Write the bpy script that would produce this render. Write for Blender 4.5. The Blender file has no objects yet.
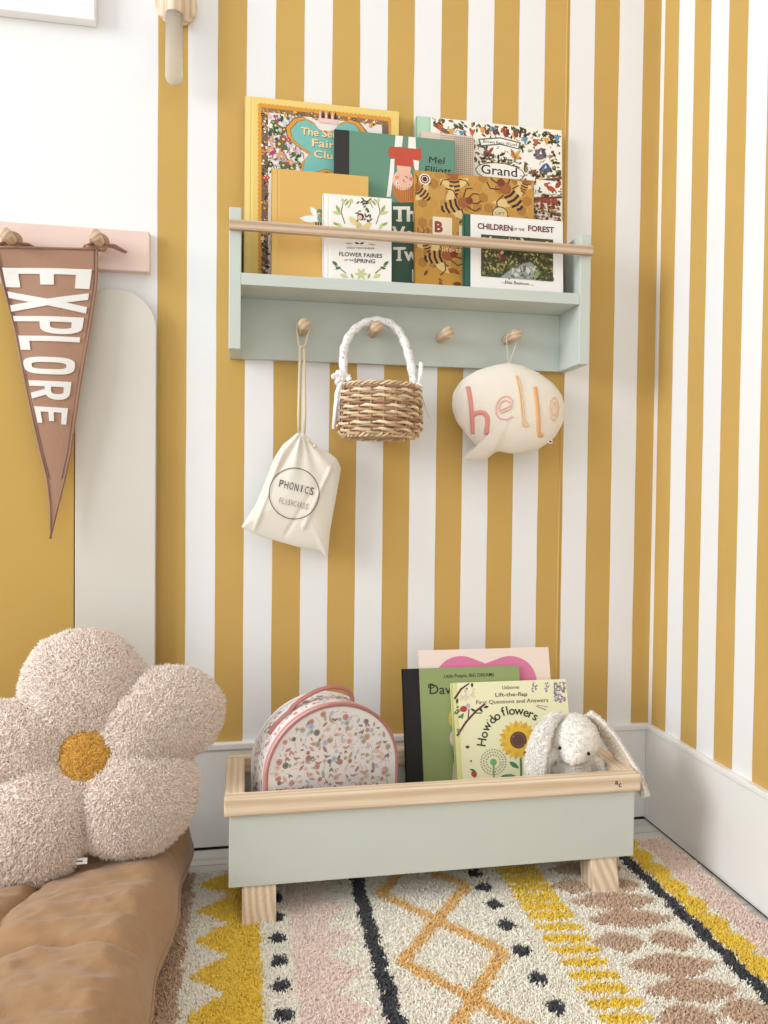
import bpy, bmesh, math, random
import numpy as np
from mathutils import Vector, Matrix, noise as mnoise
PI = math.pi
rng = np.random.default_rng(7)
random.seed(11)
COL = bpy.context.scene.collection

# ------------------------------------------------------------------ camera
FPX, CX, CY, CZ, YAW, PIT, ROL = 760.41, -.784698, -1.372542, .634416, .180426, .0236902, .0109825
C = np.array([CX, CY, CZ])
_X = np.array([math.cos(YAW), -math.sin(YAW), 0.]); _Y = np.array([math.sin(YAW), math.cos(YAW), 0.]); _Z = np.array([0, 0, 1.])
FW = math.cos(PIT)*_Y - math.sin(PIT)*_Z
_D = -(math.sin(PIT)*_Y + math.cos(PIT)*_Z)
RT = math.cos(ROL)*_X - math.sin(ROL)*_D
DN = math.sin(ROL)*_X + math.cos(ROL)*_D
def on(u, v, ax, val):
    d = FW + RT*(u-384)/FPX + DN*(v-512)/FPX
    return C + d*(val-C[ax])/d[ax]
def on_plane(u, v, p0, n):
    d = FW + RT*(u-384)/FPX + DN*(v-512)/FPX
    return C + d*np.dot(np.array(p0)-C, n)/np.dot(d, n)
cam = bpy.data.cameras.new('camera'); camo = bpy.data.objects.new('camera', cam); COL.objects.link(camo)
cam.sensor_fit = 'VERTICAL'; cam.sensor_height = 32; cam.sensor_width = 24; cam.lens = FPX/1024*32; cam.clip_start = .02
m = Matrix(((RT[0], -DN[0], -FW[0], C[0]), (RT[1], -DN[1], -FW[1], C[1]), (RT[2], -DN[2], -FW[2], C[2]), (0, 0, 0, 1)))
camo.matrix_world = m
bpy.context.scene.camera = camo

# ------------------------------------------------------------------ materials
def S(r, g=None, b=None):
    if g is None: r, g, b = r
    f = lambda c: (c/255/12.92) if c/255 <= .04045 else ((c/255+.055)/1.055)**2.4
    l = .3*r+.55*g+.15*b; k = .86; r, g, b = [l+(x-l)*k for x in (r, g, b)]
    return (f(r), f(g), f(b))
def newmat(name, rough=.6):
    mt = bpy.data.materials.new(name); mt.use_nodes = True
    nt = mt.node_tree; b = nt.nodes['Principled BSDF']; b.inputs['Roughness'].default_value = rough
    b.inputs['Specular IOR Level'].default_value = .3
    return mt, nt, b
def N(nt, t, **kw):
    n = nt.nodes.new(t)
    for k, v in kw.items():
        if k in n.inputs: n.inputs[k].default_value = v
        else: setattr(n, k, v)
    return n
def coords(nt, scale=(1, 1, 1), which='Object'):
    tc = N(nt, 'ShaderNodeTexCoord'); mp = N(nt, 'ShaderNodeMapping'); mp.inputs['Scale'].default_value = scale
    nt.links.new(tc.outputs[which], mp.inputs[0]); return mp.outputs[0]
def ramp(nt, fac, stops):
    r = N(nt, 'ShaderNodeValToRGB'); e = r.color_ramp.elements
    while len(e) < len(stops): e.new(.5)
    for i, (p, c) in enumerate(stops): e[i].position = p; e[i].color = (*c, 1)
    nt.links.new(fac, r.inputs[0]); return r.outputs[0]
def bump(nt, b, h, strength=.2, dist=.001):
    bp = N(nt, 'ShaderNodeBump'); bp.inputs['Strength'].default_value = strength; bp.inputs['Distance'].default_value = dist
    nt.links.new(h, bp.inputs['Height']); nt.links.new(bp.outputs[0], b.inputs['Normal'])
def noise(nt, co, sc, det=3, ro=.5):
    n = N(nt, 'ShaderNodeTexNoise'); n.inputs['Scale'].default_value = sc; n.inputs['Detail'].default_value = det; n.inputs['Roughness'].default_value = ro
    nt.links.new(co, n.inputs['Vector']); return n.outputs[0]
def mx(c, k): return tuple(min(1, x*k) for x in c)
def paint(name, c, rough=.6, sc=30, var=.04, bs=.15, bsc=250, scale=(1, 1, 1)):
    mt, nt, b = newmat(name, rough); co = coords(nt, scale)
    nt.links.new(ramp(nt, noise(nt, co, sc), [(.3, mx(c, 1-var)), (.7, mx(c, 1+var))]), b.inputs['Base Color'])
    bump(nt, b, noise(nt, co, bsc), bs); return mt
def wood(name, c1, c2, axis=0, sc=1., rough=.5):
    mt, nt, b = newmat(name, rough)
    s = [1, 1, 1]; s[axis] = .06
    co = coords(nt, tuple(x*sc for x in s))
    w = N(nt, 'ShaderNodeTexWave', wave_type='RINGS', rings_direction='XYZ'[axis]); w.inputs['Scale'].default_value = 34; w.inputs['Distortion'].default_value = 7
    w.inputs['Detail'].default_value = 2; w.inputs['Detail Scale'].default_value = .6
    nt.links.new(co, w.inputs[0])
    s2 = [900, 900, 900]; s2[axis] = 12
    f = noise(nt, coords(nt, tuple(s2)), 1, 2)
    c = ramp(nt, w.outputs[1], [(.15, c1), (.95, c2)])
    mixn = N(nt, 'ShaderNodeMixRGB', blend_type='MULTIPLY'); mixn.inputs[0].default_value = .55
    nt.links.new(c, mixn.inputs[1]); nt.links.new(ramp(nt, f, [(.3, (.78, .74, .7)), (.62, (1, 1, 1))]), mixn.inputs[2])
    nt.links.new(mixn.outputs[0], b.inputs['Base Color']); bump(nt, b, f, .1, .0004); return mt
def vcol(name, rough=.6, bs=0, bsc=400, spec=.3, sheen=0, scale=(1, 1, 1)):
    mt, nt, b = newmat(name, rough); b.inputs['Specular IOR Level'].default_value = spec
    a = N(nt, 'ShaderNodeAttribute', attribute_name='Col'); nt.links.new(a.outputs['Color'], b.inputs['Base Color'])
    if sheen: b.inputs['Sheen Weight'].default_value = sheen
    if bs: bump(nt, b, noise(nt, coords(nt, scale), bsc), bs)
    return mt

YEL = S(205, 163, 80); WHT = S(236, 236, 236)
SX0, SW, RY0 = -.0370782, .05, -.0132759
def stripes(name, axis, x0, lo):
    """painted stripes: yellow / white bands, plain white beyond lo"""
    mt, nt, b = newmat(name, .72)
    tc = N(nt, 'ShaderNodeTexCoord'); sp = N(nt, 'ShaderNodeSeparateXYZ'); nt.links.new(tc.outputs['Object'], sp.inputs[0])
    def M(op, a, c=None):
        n = N(nt, 'ShaderNodeMath', operation=op)
        for i, v in enumerate((a, c)):
            if v is None: continue
            if isinstance(v, (int, float)): n.inputs[i].default_value = v
            else: nt.links.new(v, n.inputs[i])
        return n.outputs[0]
    wob = M('MULTIPLY', M('SUBTRACT', noise(nt, coords(nt, (1, 1, .4)), 14, 4), .5), .0035)
    x = M('ADD', sp.outputs[axis], wob)
    t = M('DIVIDE', M('SUBTRACT', x, x0), 2*SW)
    fr = M('FRACT', t)
    yel = M('LESS_THAN', fr, .5)
    if lo is not None: yel = M('MULTIPLY', yel, M('GREATER_THAN', x, lo))
    co = coords(nt)
    yc = ramp(nt, noise(nt, co, 5, 5), [(.3, mx(YEL, .96)), (.7, mx(YEL, 1.04))])
    wc = ramp(nt, noise(nt, co, 4, 5), [(.3, mx(WHT, .98)), (.7, WHT)])
    mi = N(nt, 'ShaderNodeMixRGB'); nt.links.new(yel, mi.inputs[0]); nt.links.new(wc, mi.inputs[1]); nt.links.new(yc, mi.inputs[2])
    nt.links.new(mi.outputs[0], b.inputs['Base Color'])
    bump(nt, b, noise(nt, co, 160, 4, .6), .22, .0012); return mt

# ------------------------------------------------------------------ mesh builder
class MB:
    def __init__(s): s.v = []; s.f = []; s.c = []; s.sm = []; s.mi = []; s.n = 0
    def add(s, V, F, col=(.8, .8, .8), smooth=False, mi=0):
        V = np.asarray(V, float).reshape(-1, 3); o = s.n
        s.v.append(V); s.n += len(V)
        col = np.asarray(col, float)
        s.c.append(np.tile(col, (len(V), 1)) if col.ndim == 1 else col)
        for f in F: s.f.append([i+o for i in f])
        s.sm += [smooth]*len(F); s.mi += [mi]*len(F)
    def bm(s, b, col=(.8, .8, .8), smooth=False, mi=0, T=None):
        b.verts.index_update()
        V = np.array([v.co[:] for v in b.verts]); 
        if T is not None: V = V @ np.array(T.to_3x3()).T + np.array(T.translation)
        s.add(V, [[v.index for v in f.verts] for f in b.faces], col, smooth, mi); b.free()
    def box(s, x0, x1, y0, y1, z0, z1, bev=.001, col=(.8, .8, .8), mi=0, seg=2, T=None):
        b = bmesh.new(); bmesh.ops.create_cube(b, size=1)
        for v in b.verts: v.co = Vector(((x0+x1)/2+v.co.x*(x1-x0), (y0+y1)/2+v.co.y*(y1-y0), (z0+z1)/2+v.co.z*(z1-z0)))
        if bev: bmesh.ops.bevel(b, geom=b.edges[:], offset=bev, segments=seg, profile=.5, affect='EDGES', clamp_overlap=True)
        s.bm(b, col, False, mi, T)
    def tube(s, P, R, col=(.8, .8, .8), seg=8, closed=False, mi=0, flat=1., up=(0, 0, 1), caps=True):
        P = np.asarray(P, float); n = len(P); R = np.broadcast_to(R, (n,)).astype(float)
        T = np.roll(P, -1, 0)-np.roll(P, 1, 0)
        if not closed: T[0] = P[1]-P[0]; T[-1] = P[-1]-P[-2]
        T /= np.linalg.norm(T, axis=1)[:, None]+1e-12
        u = np.array(up, float); a = np.cross(T[0], u)
        if np.linalg.norm(a) < .05: a = np.cross(T[0], (0, 1, 0)) if abs(T[0][1]) < .9 else np.cross(T[0], (1, 0, 0))
        V = []
        for i in range(n):
            a = a-T[i]*np.dot(a, T[i]); a /= np.linalg.norm(a); b = np.cross(T[i], a)
            for k in range(seg):
                t = 2*PI*k/seg; V.append(P[i]+R[i]*(math.cos(t)*a+flat*math.sin(t)*b))
        F = []
        m_ = n if closed else n-1
        for i in range(m_):
            j = (i+1) % n
            for k in range(seg):
                l = (k+1) % seg; F.append([i*seg+k, i*seg+l, j*seg+l, j*seg+k])
        if not closed and caps: F += [[k for k in range(seg)][::-1], [(n-1)*seg+k for k in range(seg)]]
        s.add(V, F, col, True, mi)
    def lathe(s, prof, cen=(0, 0, 0), ax=2, seg=32, col=(.8, .8, .8), mi=0, smooth=True):
        V = []; F = []
        for r, h in prof:
            for k in range(seg):
                t = 2*PI*k/seg; p = [r*math.cos(t), r*math.sin(t), h]
                if ax == 1: p = [r*math.cos(t), h, r*math.sin(t)]
                V.append(np.array(p)+cen)
        for i in range(len(prof)-1):
            for k in range(seg): F.append([i*seg+k, i*seg+(k+1) % seg, (i+1)*seg+(k+1) % seg, (i+1)*seg+k])
        F += [list(range(seg))[::-1], [(len(prof)-1)*seg+k for k in range(seg)]]
        s.add(V, F, col, smooth, mi)
    def prism(s, poly, y0, y1, col=(.8, .8, .8), mi=0, smooth=False):
        n = len(poly); V = [(x, y0, z) for x, z in poly]+[(x, y1, z) for x, z in poly]
        F = [list(range(n)), list(range(n, 2*n))[::-1]]+[[i, i+n, (i+1) % n+n, (i+1) % n] for i in range(n)]
        s.add(V, F, col, smooth, mi)
    def build(s, name, mats, parent=None, loc=None, fix=False):
        me = bpy.data.meshes.new(name)
        V = np.concatenate(s.v); me.from_pydata(V.tolist(), [], s.f)
        a = me.color_attributes.new('Col', 'FLOAT_COLOR', 'POINT')
        a.data.foreach_set('color', np.concatenate([np.concatenate(s.c), np.ones((s.n, 1))], 1).ravel())
        me.polygons.foreach_set('use_smooth', s.sm); me.polygons.foreach_set('material_index', s.mi)
        for mt in (mats if isinstance(mats, (list, tuple)) else [mats]): me.materials.append(mt)
        if fix:
            b = bmesh.new(); b.from_mesh(me); bmesh.ops.recalc_face_normals(b, faces=b.faces); b.to_mesh(me); b.free()
        me.update()
        o = bpy.data.objects.new(name, me); COL.objects.link(o)
        if parent: o.parent = parent
        if loc is not None: o.location = loc
        return o
def tag(o, label=None, cat=None, group=None, kind=None):
    if label: o['label'] = label
    if cat: o['category'] = cat
    if group: o['group'] = group
    if kind: o['kind'] = kind
    return o
def thing(name, label, cat, loc=(0, 0, 0), group=None, rot=None):
    o = bpy.data.objects.new(name, None); o.empty_display_size = .02; COL.objects.link(o); o.location = loc
    if rot: o.rotation_euler = rot
    return tag(o, label, cat, group)
def struct(mb, name, mats): return tag(mb.build(name, mats), kind='structure')

def tufts(P, D, L, R, col, bend=.35, blunt=.55):
    """little yarn strands: P roots, D directions, arrays"""
    n = len(P); L = np.broadcast_to(L, (n,))[:, None]; R = np.broadcast_to(R, (n,))[:, None]
    D = D/np.linalg.norm(D, axis=1)[:, None]
    r = rng.normal(size=(n, 3)); A = np.cross(D, r); A /= np.linalg.norm(A, axis=1)[:, None]; B = np.cross(D, A)
    mid = P+D*L*.55; tip = P+D*L+A*L*bend*rng.uniform(.3, 1, (n, 1))
    V = np.zeros((n, 7, 3))
    for k in range(3):
        t = 2*PI*k/3; w = math.cos(t)*A+math.sin(t)*B
        V[:, k] = P+w*R*.8; V[:, 3+k] = mid+w*R
    V[:, 6] = tip
    me = bpy.data.meshes.new('tufts')
    base = (np.arange(n)*7)[:, None]
    quads = np.array([[0, 1, 4, 3], [1, 2, 5, 4], [2, 0, 3, 5]]); tris = np.array([[3, 4, 6], [4, 5, 6], [5, 3, 6]])
    q = (base[:, :, None]+quads[None]).reshape(-1); t = (base[:, :, None]+tris[None]).reshape(-1)
    me.vertices.add(n*7); me.vertices.foreach_set('co', V.ravel())
    me.loops.add(len(q)+len(t)); me.loops.foreach_set('vertex_index', np.concatenate([q, t]).astype(np.int32))
    me.polygons.add(n*6)
    st = np.concatenate([np.arange(n*3)*4, n*12+np.arange(n*3)*3]).astype(np.int32)
    me.polygons.foreach_set('loop_start', st)
    me.polygons.foreach_set('use_smooth', np.ones(n*6, bool))
    me.update(calc_edges=True); me.validate()
    a = me.color_attributes.new('Col', 'FLOAT_COLOR', 'POINT')
    c = np.ones((n, 7, 4)); c[:, :, :3] = col[:, None, :]
    a.data.foreach_set('color', c.ravel())
    return me
def link_mesh(name, me, mt, parent=None):
    me.name = name; me.materials.append(mt); o = bpy.data.objects.new(name, me); COL.objects.link(o)
    if parent: o.parent = parent
    return o

# ------------------------------------------------------------------ flat artwork
_tc = {}
def text_polys(st, bold=0., sp=1.):
    k = (st, bold, sp)
    if k in _tc: return _tc[k]
    cu = bpy.data.curves.new('t', 'FONT'); cu.body = st; cu.size = 1; cu.resolution_u = 3; cu.offset = bold; cu.space_character = sp
    o = bpy.data.objects.new('t', cu); COL.objects.link(o)
    dg = bpy.context.evaluated_depsgraph_get(); me = o.evaluated_get(dg).to_mesh()
    V = np.array([v.co[:2] for v in me.vertices]).reshape(-1, 2); F = [list(p.vertices) for p in me.polygons]
    bt_ = bmesh.new(); bt_.from_mesh(me); bmesh.ops.triangulate(bt_, faces=bt_.faces[:]); bt_.verts.index_update(); V = np.array([v.co[:2] for v in bt_.verts]).reshape(-1, 2); F = [[v.index for v in f.verts] for f in bt_.faces]; bt_.free()
    o.evaluated_get(dg).to_mesh_clear(); COL.objects.unlink(o); bpy.data.objects.remove(o); bpy.data.curves.remove(cu)
    _tc[k] = (V, F); return V, F
class Art:
    def __init__(s, px=None): s.L = []; s.px = px or (lambda u, v: (u, v)); s.k = 0
    def raw(s, V, F, c):
        s.k += 1; s.L.append((np.asarray(V, float), F, c, s.k))
    def poly(s, P, c):                       # photo-frame points
        s.raw([s.px(*p) for p in P], [list(range(len(P)))], c)
    def rect(s, u0, v0, u1, v1, c): s.poly([(u0, v0), (u1, v0), (u1, v1), (u0, v1)], c)
    def ell(s, u, v, a, b, c, rot=0, n=14, power=1):
        s.poly([(u+a*math.cos(t)*math.cos(rot)-b*math.sin(t)*math.sin(rot), v+a*math.cos(t)*math.sin(rot)+b*math.sin(t)*math.cos(rot)) for t in [2*PI*i/n for i in range(n)]], c)
    def leaf(s, u, v, a, b, c, rot=0):
        P = []
        for t, w in ((-1, 0), (-.5, .8), (0, 1), (.5, .7), (1, 0), (.5, -.7), (0, -1), (-.5, -.8)): P.append((u+a*t*math.cos(rot)-b*w*math.sin(rot), v+a*t*math.sin(rot)+b*w*math.cos(rot)))
        s.poly(P, c)
    def line(s, P, w, c):
        V = []; F = []
        P = [np.array(p, float) for p in P]
        for i in range(len(P)):
            d = (P[min(i+1, len(P)-1)]-P[max(i-1, 0)]); d /= np.linalg.norm(d)+1e-9; nn = np.array([-d[1], d[0]])*w/2
            V += [s.px(*(P[i]+nn)), s.px(*(P[i]-nn))]
            if i: F.append([2*i-2, 2*i-1, 2*i+1, 2*i])
        s.raw(V, F, c)
    def ring(s, u, v, a, b, w, c, n=24):
        s.line([(u+a*math.cos(2*PI*i/n), v+b*math.sin(2*PI*i/n)) for i in range(n+1)], w, c)
    def text(s, st, u, v, h, c, w=None, ang=0., bold=.0, cx=.5, sp=1.):
        """cap height h px, centre-left-right by cx, baseline v; w total width px"""
        V, F = text_polys(st, bold, sp)
        if not len(V): return
        x0, x1 = V[:, 0].min(), V[:, 0].max(); k = h/.69
        kx = k if w is None else w/(x1-x0)
        X = (V[:, 0]-x0-(x1-x0)*cx)*kx; Yv = -V[:, 1]*k
        ca, sa = math.cos(ang), math.sin(ang)
        s.raw([s.px(u+x*ca-y*sa, v+x*sa+y*ca) for x, y in zip(X, Yv)], F, c)
    def emit(s, mb, fn, h0=.00015, dh=.0000009):
        for V, F, c, k in s.L:
            mb.add([fn(x, y, h0+dh*k) for x, y in V], F, c)
def R(a, b): return random.uniform(a, b)

# ------------------------------------------------------------------ shared materials
M_sage = paint('sage_paint', S(198, 207, 199), .5, 6, .02, .25, 1, (40, 900, 900))
M_sage2 = paint('pale_sage_paint', S(204, 210, 201), .5, 6, .02, .2, 1, (40, 900, 900))
M_oak = wood('pale_ash_wood', S(240, 218, 188), S(222, 192, 156), 0)
M_oakz = wood('pale_ash_wood_upright', S(240, 218, 188), S(218, 186, 150), 2)
M_peg = wood('peg_wood', S(222, 194, 162), S(200, 166, 132), 1, 1.2)
M_base = paint('baseboard_paint', S(236, 234, 231), .45, 8, .015, .15, 60)
M_pink = paint('blush_paint', S(234, 204, 190), .5, 8, .02, .1, 80)
M_vc = vcol('printed_paper', .55, spec=.4)
M_cloth = vcol('printed_cloth', .9, .35, 900)
M_yarn = vcol('yarn', .95, 0, sheen=.2, spec=.1)
M_white = paint('white_frame_paint', S(240, 240, 236), .4, 8, .01, .05)

# ------------------------------------------------------------------ setting
b = MB(); b.box(-2.6, .12, 0, .12, .006, 2.3, 0); struct(b, 'wall_back', stripes('wall_paint_back', 0, SX0-20*SW, SX0-18*SW))
b = MB(); b.box(0, .12, -2.2, 0, .006, 2.3, 0); struct(b, 'wall_right', stripes('wall_paint_right', 1, RY0-2*SW*20-SW, None))
b = MB(); b.box(-2.6, -.008, -.008, .004, .0055, .184, .0015); b.box(-2.6, -.008, -.011, .004, .178, .190, .002); struct(b, 'baseboard_back', M_base)
b = MB(); b.box(-.008, .004, -2.2, 0, .0035, .184, .0015); b.box(-.011, .004, -2.2, 0, .180, .190, .002); struct(b, 'baseboard_right', M_base)
M_dark = paint('dark_gap', S(38, 33, 30), .9)
b = MB(); b.box(-2.6, -.005, -.005, .02, 0, .009, 0); struct(b, 'gap_shade_back', M_dark)  # dark strip: shade in the gap under the baseboard, put in as colour
b = MB(); b.box(-.005, .02, -2.2, -.005, 0, .009, 0); struct(b, 'gap_shade_right', M_dark)  # same painted gap shade under the right baseboard
M_ybead = paint('yellow_wall_paint', YEL, .6, 8, .02, .3, 90)
b = MB(); b.tube([(on(566.5, 80, 1, 0)[0], .001, z) for z in np.linspace(.19, 2.3, 30)], [.0028+.0004*math.sin(i*2.3) for i in range(30)], seg=8, flat=1); struct(b, 'trim_3', M_ybead)
# floorboards
mt, nt, bs = newmat('painted_floorboards', .55)
co = coords(nt, (1.2, 14, 14)); nt.links.new(ramp(nt, noise(nt, co, 3, 5), [(.25, S(186, 182, 174)), (.5, S(216, 213, 205)), (.8, S(226, 224, 218))]), bs.inputs['Base Color'])
bump(nt, bs, noise(nt, coords(nt, (4, 60, 60)), 4, 5), .3, .002)
b = MB(); y = -.008
ys = [0, -.062, -.19, -.32, -.45, -.58, -.71, -.84, -.97, -1.10, -1.23, -1.36, -1.5, -1.7, -1.9, -2.2]
for a, c in zip(ys[:-1], ys[1:]): b.box(-2.6, -.0, c+.0012, a-.0012 if a else 0, -.03, 0, .001)
b.box(-2.6, 0, -2.2, 0, -.04, -.012, 0, mi=1)
struct(b, 'floor', [mt, M_dark])

# ------------------------------------------------------------------ arch panels
def arch(name, label, xr, r, ztop, col, y0, y1):
    cx = xr-r; zc = ztop-r
    P = [(cx+r, .0), (cx+r, zc)]+[(cx+r*math.cos(t), zc+r*math.sin(t)) for t in np.linspace(.05, PI-.05, 60)]+[(cx-r, zc), (cx-r, .0)]
    b = MB(); b.prism(P[::-1], y0, y1)
    o = b.build(name, paint(name+'_paint', col, .6, 6, .02, .1, 60), fix=True)
    md = o.modifiers.new('bevel', 'BEVEL'); md.width = .0012; md.segments = 2; md.limit_method = 'ANGLE'
    return tag(o, label, 'headboard panel')
PYA = -.021
xb = on(155.5, 500, 1, PYA)[0]; zb = on(117, 289, 1, PYA)[2]; xy = on(74.3, 509, 1, PYA)[0]
arch('arched_panel', 'narrow beige-grey arched board standing against the wall beside the yellow stripes', xb, (xb-xy)/2-.0005, zb, S(214, 209, 197), PYA, PYA+.0095)
arch('arched_panel', 'wide mustard yellow arched board behind the pennant and flower cushion', xy-.0005, .185, zb+.012, S(200, 158, 70), PYA, PYA+.0095)

# ------------------------------------------------------------------ picture frame
t = thing('framed_picture', 'white picture frame hanging at the top left of the wall', 'picture', (-1.22, 0, 1.43))
fx1 = on(94.5, 23, 1, -.022)[0]+1.22; fz0 = on(94.5, 20, 1, -.022)[2]-1.43; fw = .024
b = MB()
for x0, x1, z0, z1 in ((-.16, fx1, fz0, fz0+fw), (-.16, fx1, fz0+.42-fw, fz0+.42), (-.16, -.16+fw, fz0+fw, fz0+.42-fw), (fx1-fw, fx1, fz0+fw, fz0+.42-fw)): b.box(x0, x1, -.022, -.001, z0, z1, .0012)
b.build('frame', M_white, t)
b = MB(); b.box(-.15, fx1-.01, -.012, -.008, fz0+.01, fz0+.41, 0); b.build('mount', paint('mount_card', S(246, 246, 243), .8), t)
b = MB(); b.box(-.08, fx1-.09, -.0135, -.0121, fz0+.1, fz0+.32, 0); b.build('print', paint('faded_print', S(225, 214, 200), .8), t)

# ------------------------------------------------------------------ glass tube vase
vp = on(174, 52, 1, -.032)
t = thing('wall_vase', 'clear glass tube bud vase in a round wooden wall holder at top', 'vase', (vp[0], 0, vp[2]))
b = MB(); zc = .094
b.lathe([(.0335, 0), (.0345, -.002), (.0345, -.014), (.032, -.0165)], (0.0012, 0, zc), 1, 48); b.build('backplate', M_oakz, t)
b = MB(); b.lathe([(.0148, .0), (.0152, .001), (.0152, .075), (.0142, .077)], (0, -.032, .062), 2, 32); b.build('tube_holder', M_oakz, t)
gm, nt, bs = newmat('frosted_glass', .3); bs.inputs['Base Color'].default_value = (.96, .97, .96, 1); bs.inputs['Transmission Weight'].default_value = .85; bs.inputs['IOR'].default_value = 1.2
b = MB()
out = [(.0004, -.0548)]+[(.0142*math.sin(a), -.0410-.0138*math.cos(a)) for a in np.linspace(.2, PI/2, 8)]+[(.0142, .0640)]
inn = [(.0128, .0640)]+[(.0128*math.sin(a), -.0410-.0124*math.cos(a)) for a in np.linspace(PI/2, .2, 8)]+[(.0004, -.0534)]
b.lathe(out+inn, (0, -.032, 0), 2, 32); b.build('glass_tube', gm, t, fix=True)

# ------------------------------------------------------------------ pegs
def peg(parent, x, z, y0, y1, r=.0088, name='peg'):
    b = MB(); n = [(r*.93, y0), (r*.93, y0-.002), (r*.93, y0-.03), (r, y1+.012), (r*1.04, y1+.002), (r*.94, y1)]
    b.lathe(n, (x, 0, z), 1, 24); return b.build(name, M_peg, parent)

# pink rail
t = thing('peg_rail', 'blush pink wall rail with round wooden pegs holding the pennant', 'peg rail')
RLx1 = on(149.5, 250, 1, -.018)[0]; RLz1 = on(150, 231.5, 1, -.018)[2]; RLz0 = on(150, 272, 1, -.018)[2]
b = MB(); b.box(-1.5, RLx1, -.018, 0, RLz0, RLz1, .0015); b.build('board', M_pink, t)
PK = []
for u, v in ((95, 234.5), (5, 233)):
    q = on(u, v, 1, -.078); PK.append(q); peg(t, q[0], q[2], -.018, -.078, .0095)

# ------------------------------------------------------------------ wall shelf
SXL, SXR, SZ0, SZ1 = -.8135, -.1845, .869, 1.0985
t = thing('wall_shelf', 'sage green wooden wall shelf with oak rail and pegs holding picture books', 'shelf', (0, 0, 0))
for a, c in ((SXL, SXL+.0195), (SXR-.0195, SXR)):
    b = MB(); b.box(a, c, -.1, 0, SZ0, SZ1, .0012); b.build('side_panel', M_sage, t)
b = MB(); b.box(SXL+.0195, SXR-.0195, -.1, 0, .974, .9935, .0008); b.build('shelf_board', M_sage, t)
b = MB(); b.box(SXL+.0195, SXR-.0195, -.013, 0, SZ0, .974, .0006); b.build('back_panel', M_sage, t)
b = MB(); b.box(SXL+.0002, SXR+.0002, -.109, -.1, 1.060, 1.0760, .0005); b.build('front_rail', wood('rail_wood', S(216, 190, 160), S(190, 160, 130), 0), t)
SP = []
for u, v in ((304.3, 323.8), (377.3, 326), (448.8, 331.8), (517.3, 334)):
    q = on(u, v, 1, -.072); SP.append(q); peg(t, q[0], q[2], -.013, -.072, .0098)

# ------------------------------------------------------------------ books
class Book:
    def __init__(s, TL, TR, yb, zb, slope, thick, name='picture_book'):
        s.al = math.atan(slope); s.n = np.array([0, -math.cos(s.al), math.sin(s.al)])
        s.ez = np.array([0, math.sin(s.al), math.cos(s.al)])
        p0 = (0, yb, zb); a = on_plane(*TL, p0, s.n); c = on_plane(*TR, p0, s.n)
        s.o = np.array([a[0], yb, zb]); s.w = c[0]-a[0]; s.h = float(np.dot(a-s.o, s.ez)); s.t = thick
    def px(s, u, v):
        p = on_plane(u, v, s.o, s.n)-s.o; return (p[0], float(np.dot(p, s.ez)))
    def make(s, label, cover, art, spine=None, spw=0., sides=None, groove=True, group='', soft=False, pagecol=S(240, 232, 214), back=None):
        t = thing('picture_book', label, 'book', tuple(s.o), group, (-s.al, 0, 0))
        b = MB(); bt = .0022 if not soft else .0006; spine = spine or cover; back = back or cover
        sx = max(spw, .006)
        # front board, hinge groove, spine, back board
        if groove:
            b.box(sx+.003, s.w, 0, bt, 0, s.h, .0005, cover)
            b.box(.002, sx+.0035, .0007, bt, 0, s.h, .0003, spine if spw else cover)
            b.box(0, sx, 0, bt, 0, s.h, .0008, spine)
        else:
            b.box(0, s.w, 0, bt, 0, s.h, .0005, cover)
            if spw: b.box(0, spw, -.00015, bt, .0002, s.h-.0002, .0001, spine)
        b.box(0, .0022, 0, s.t, 0, s.h, .0008, spine)
        b.box(0, s.w, s.t-bt, s.t, 0, s.h, .0005, back)
        if art: art.emit(b, lambda x, z, h: (x, -h-.0002, z))
        b.build('cover', M_vc, t)
        p = MB(); p.box(.0015, s.w-.003, bt, s.t-bt, .003, s.h-.003, .0003, pagecol); p.build('pages', M_vc, t)
        return t
def clipper(bk, m0=.001):
    def f(u, v):
        x, z = bk.px(u, v); return (min(max(x, m0), bk.w-m0), min(max(z, m0), bk.h-m0))
    return f
LZ = .9936; SL = .05
GS = 'picture books on the wall shelf'
INK = S(40, 34, 34)
def foliage(a, box, n, pal, smin, smax, kinds='ldf'):
    for _ in range(n):
        u = R(box[0], box[2]); v = R(box[1], box[3]); c = random.choice(pal); z = R(smin, smax); k = random.choice(kinds)
        if k == 'l': a.leaf(u, v, z, z*.42, c, R(0, PI))
        elif k == 'd': a.ell(u, v, z*.5, z*.5, c, n=8)
        elif k == 's':
            r = R(0, PI); a.line([(u, v), (u+z*math.cos(r), v+z*math.sin(r)), (u+1.6*z*math.cos(r+.6), v+1.6*z*math.sin(r+.6))], .7, c)
        else:
            for i in range(5): a.ell(u+z*.55*math.cos(i*1.257), v+z*.55*math.sin(i*1.257), z*.38, z*.38, c, n=7)
            a.ell(u, v, z*.3, z*.3, S(240, 200, 90), n=7)

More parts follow.
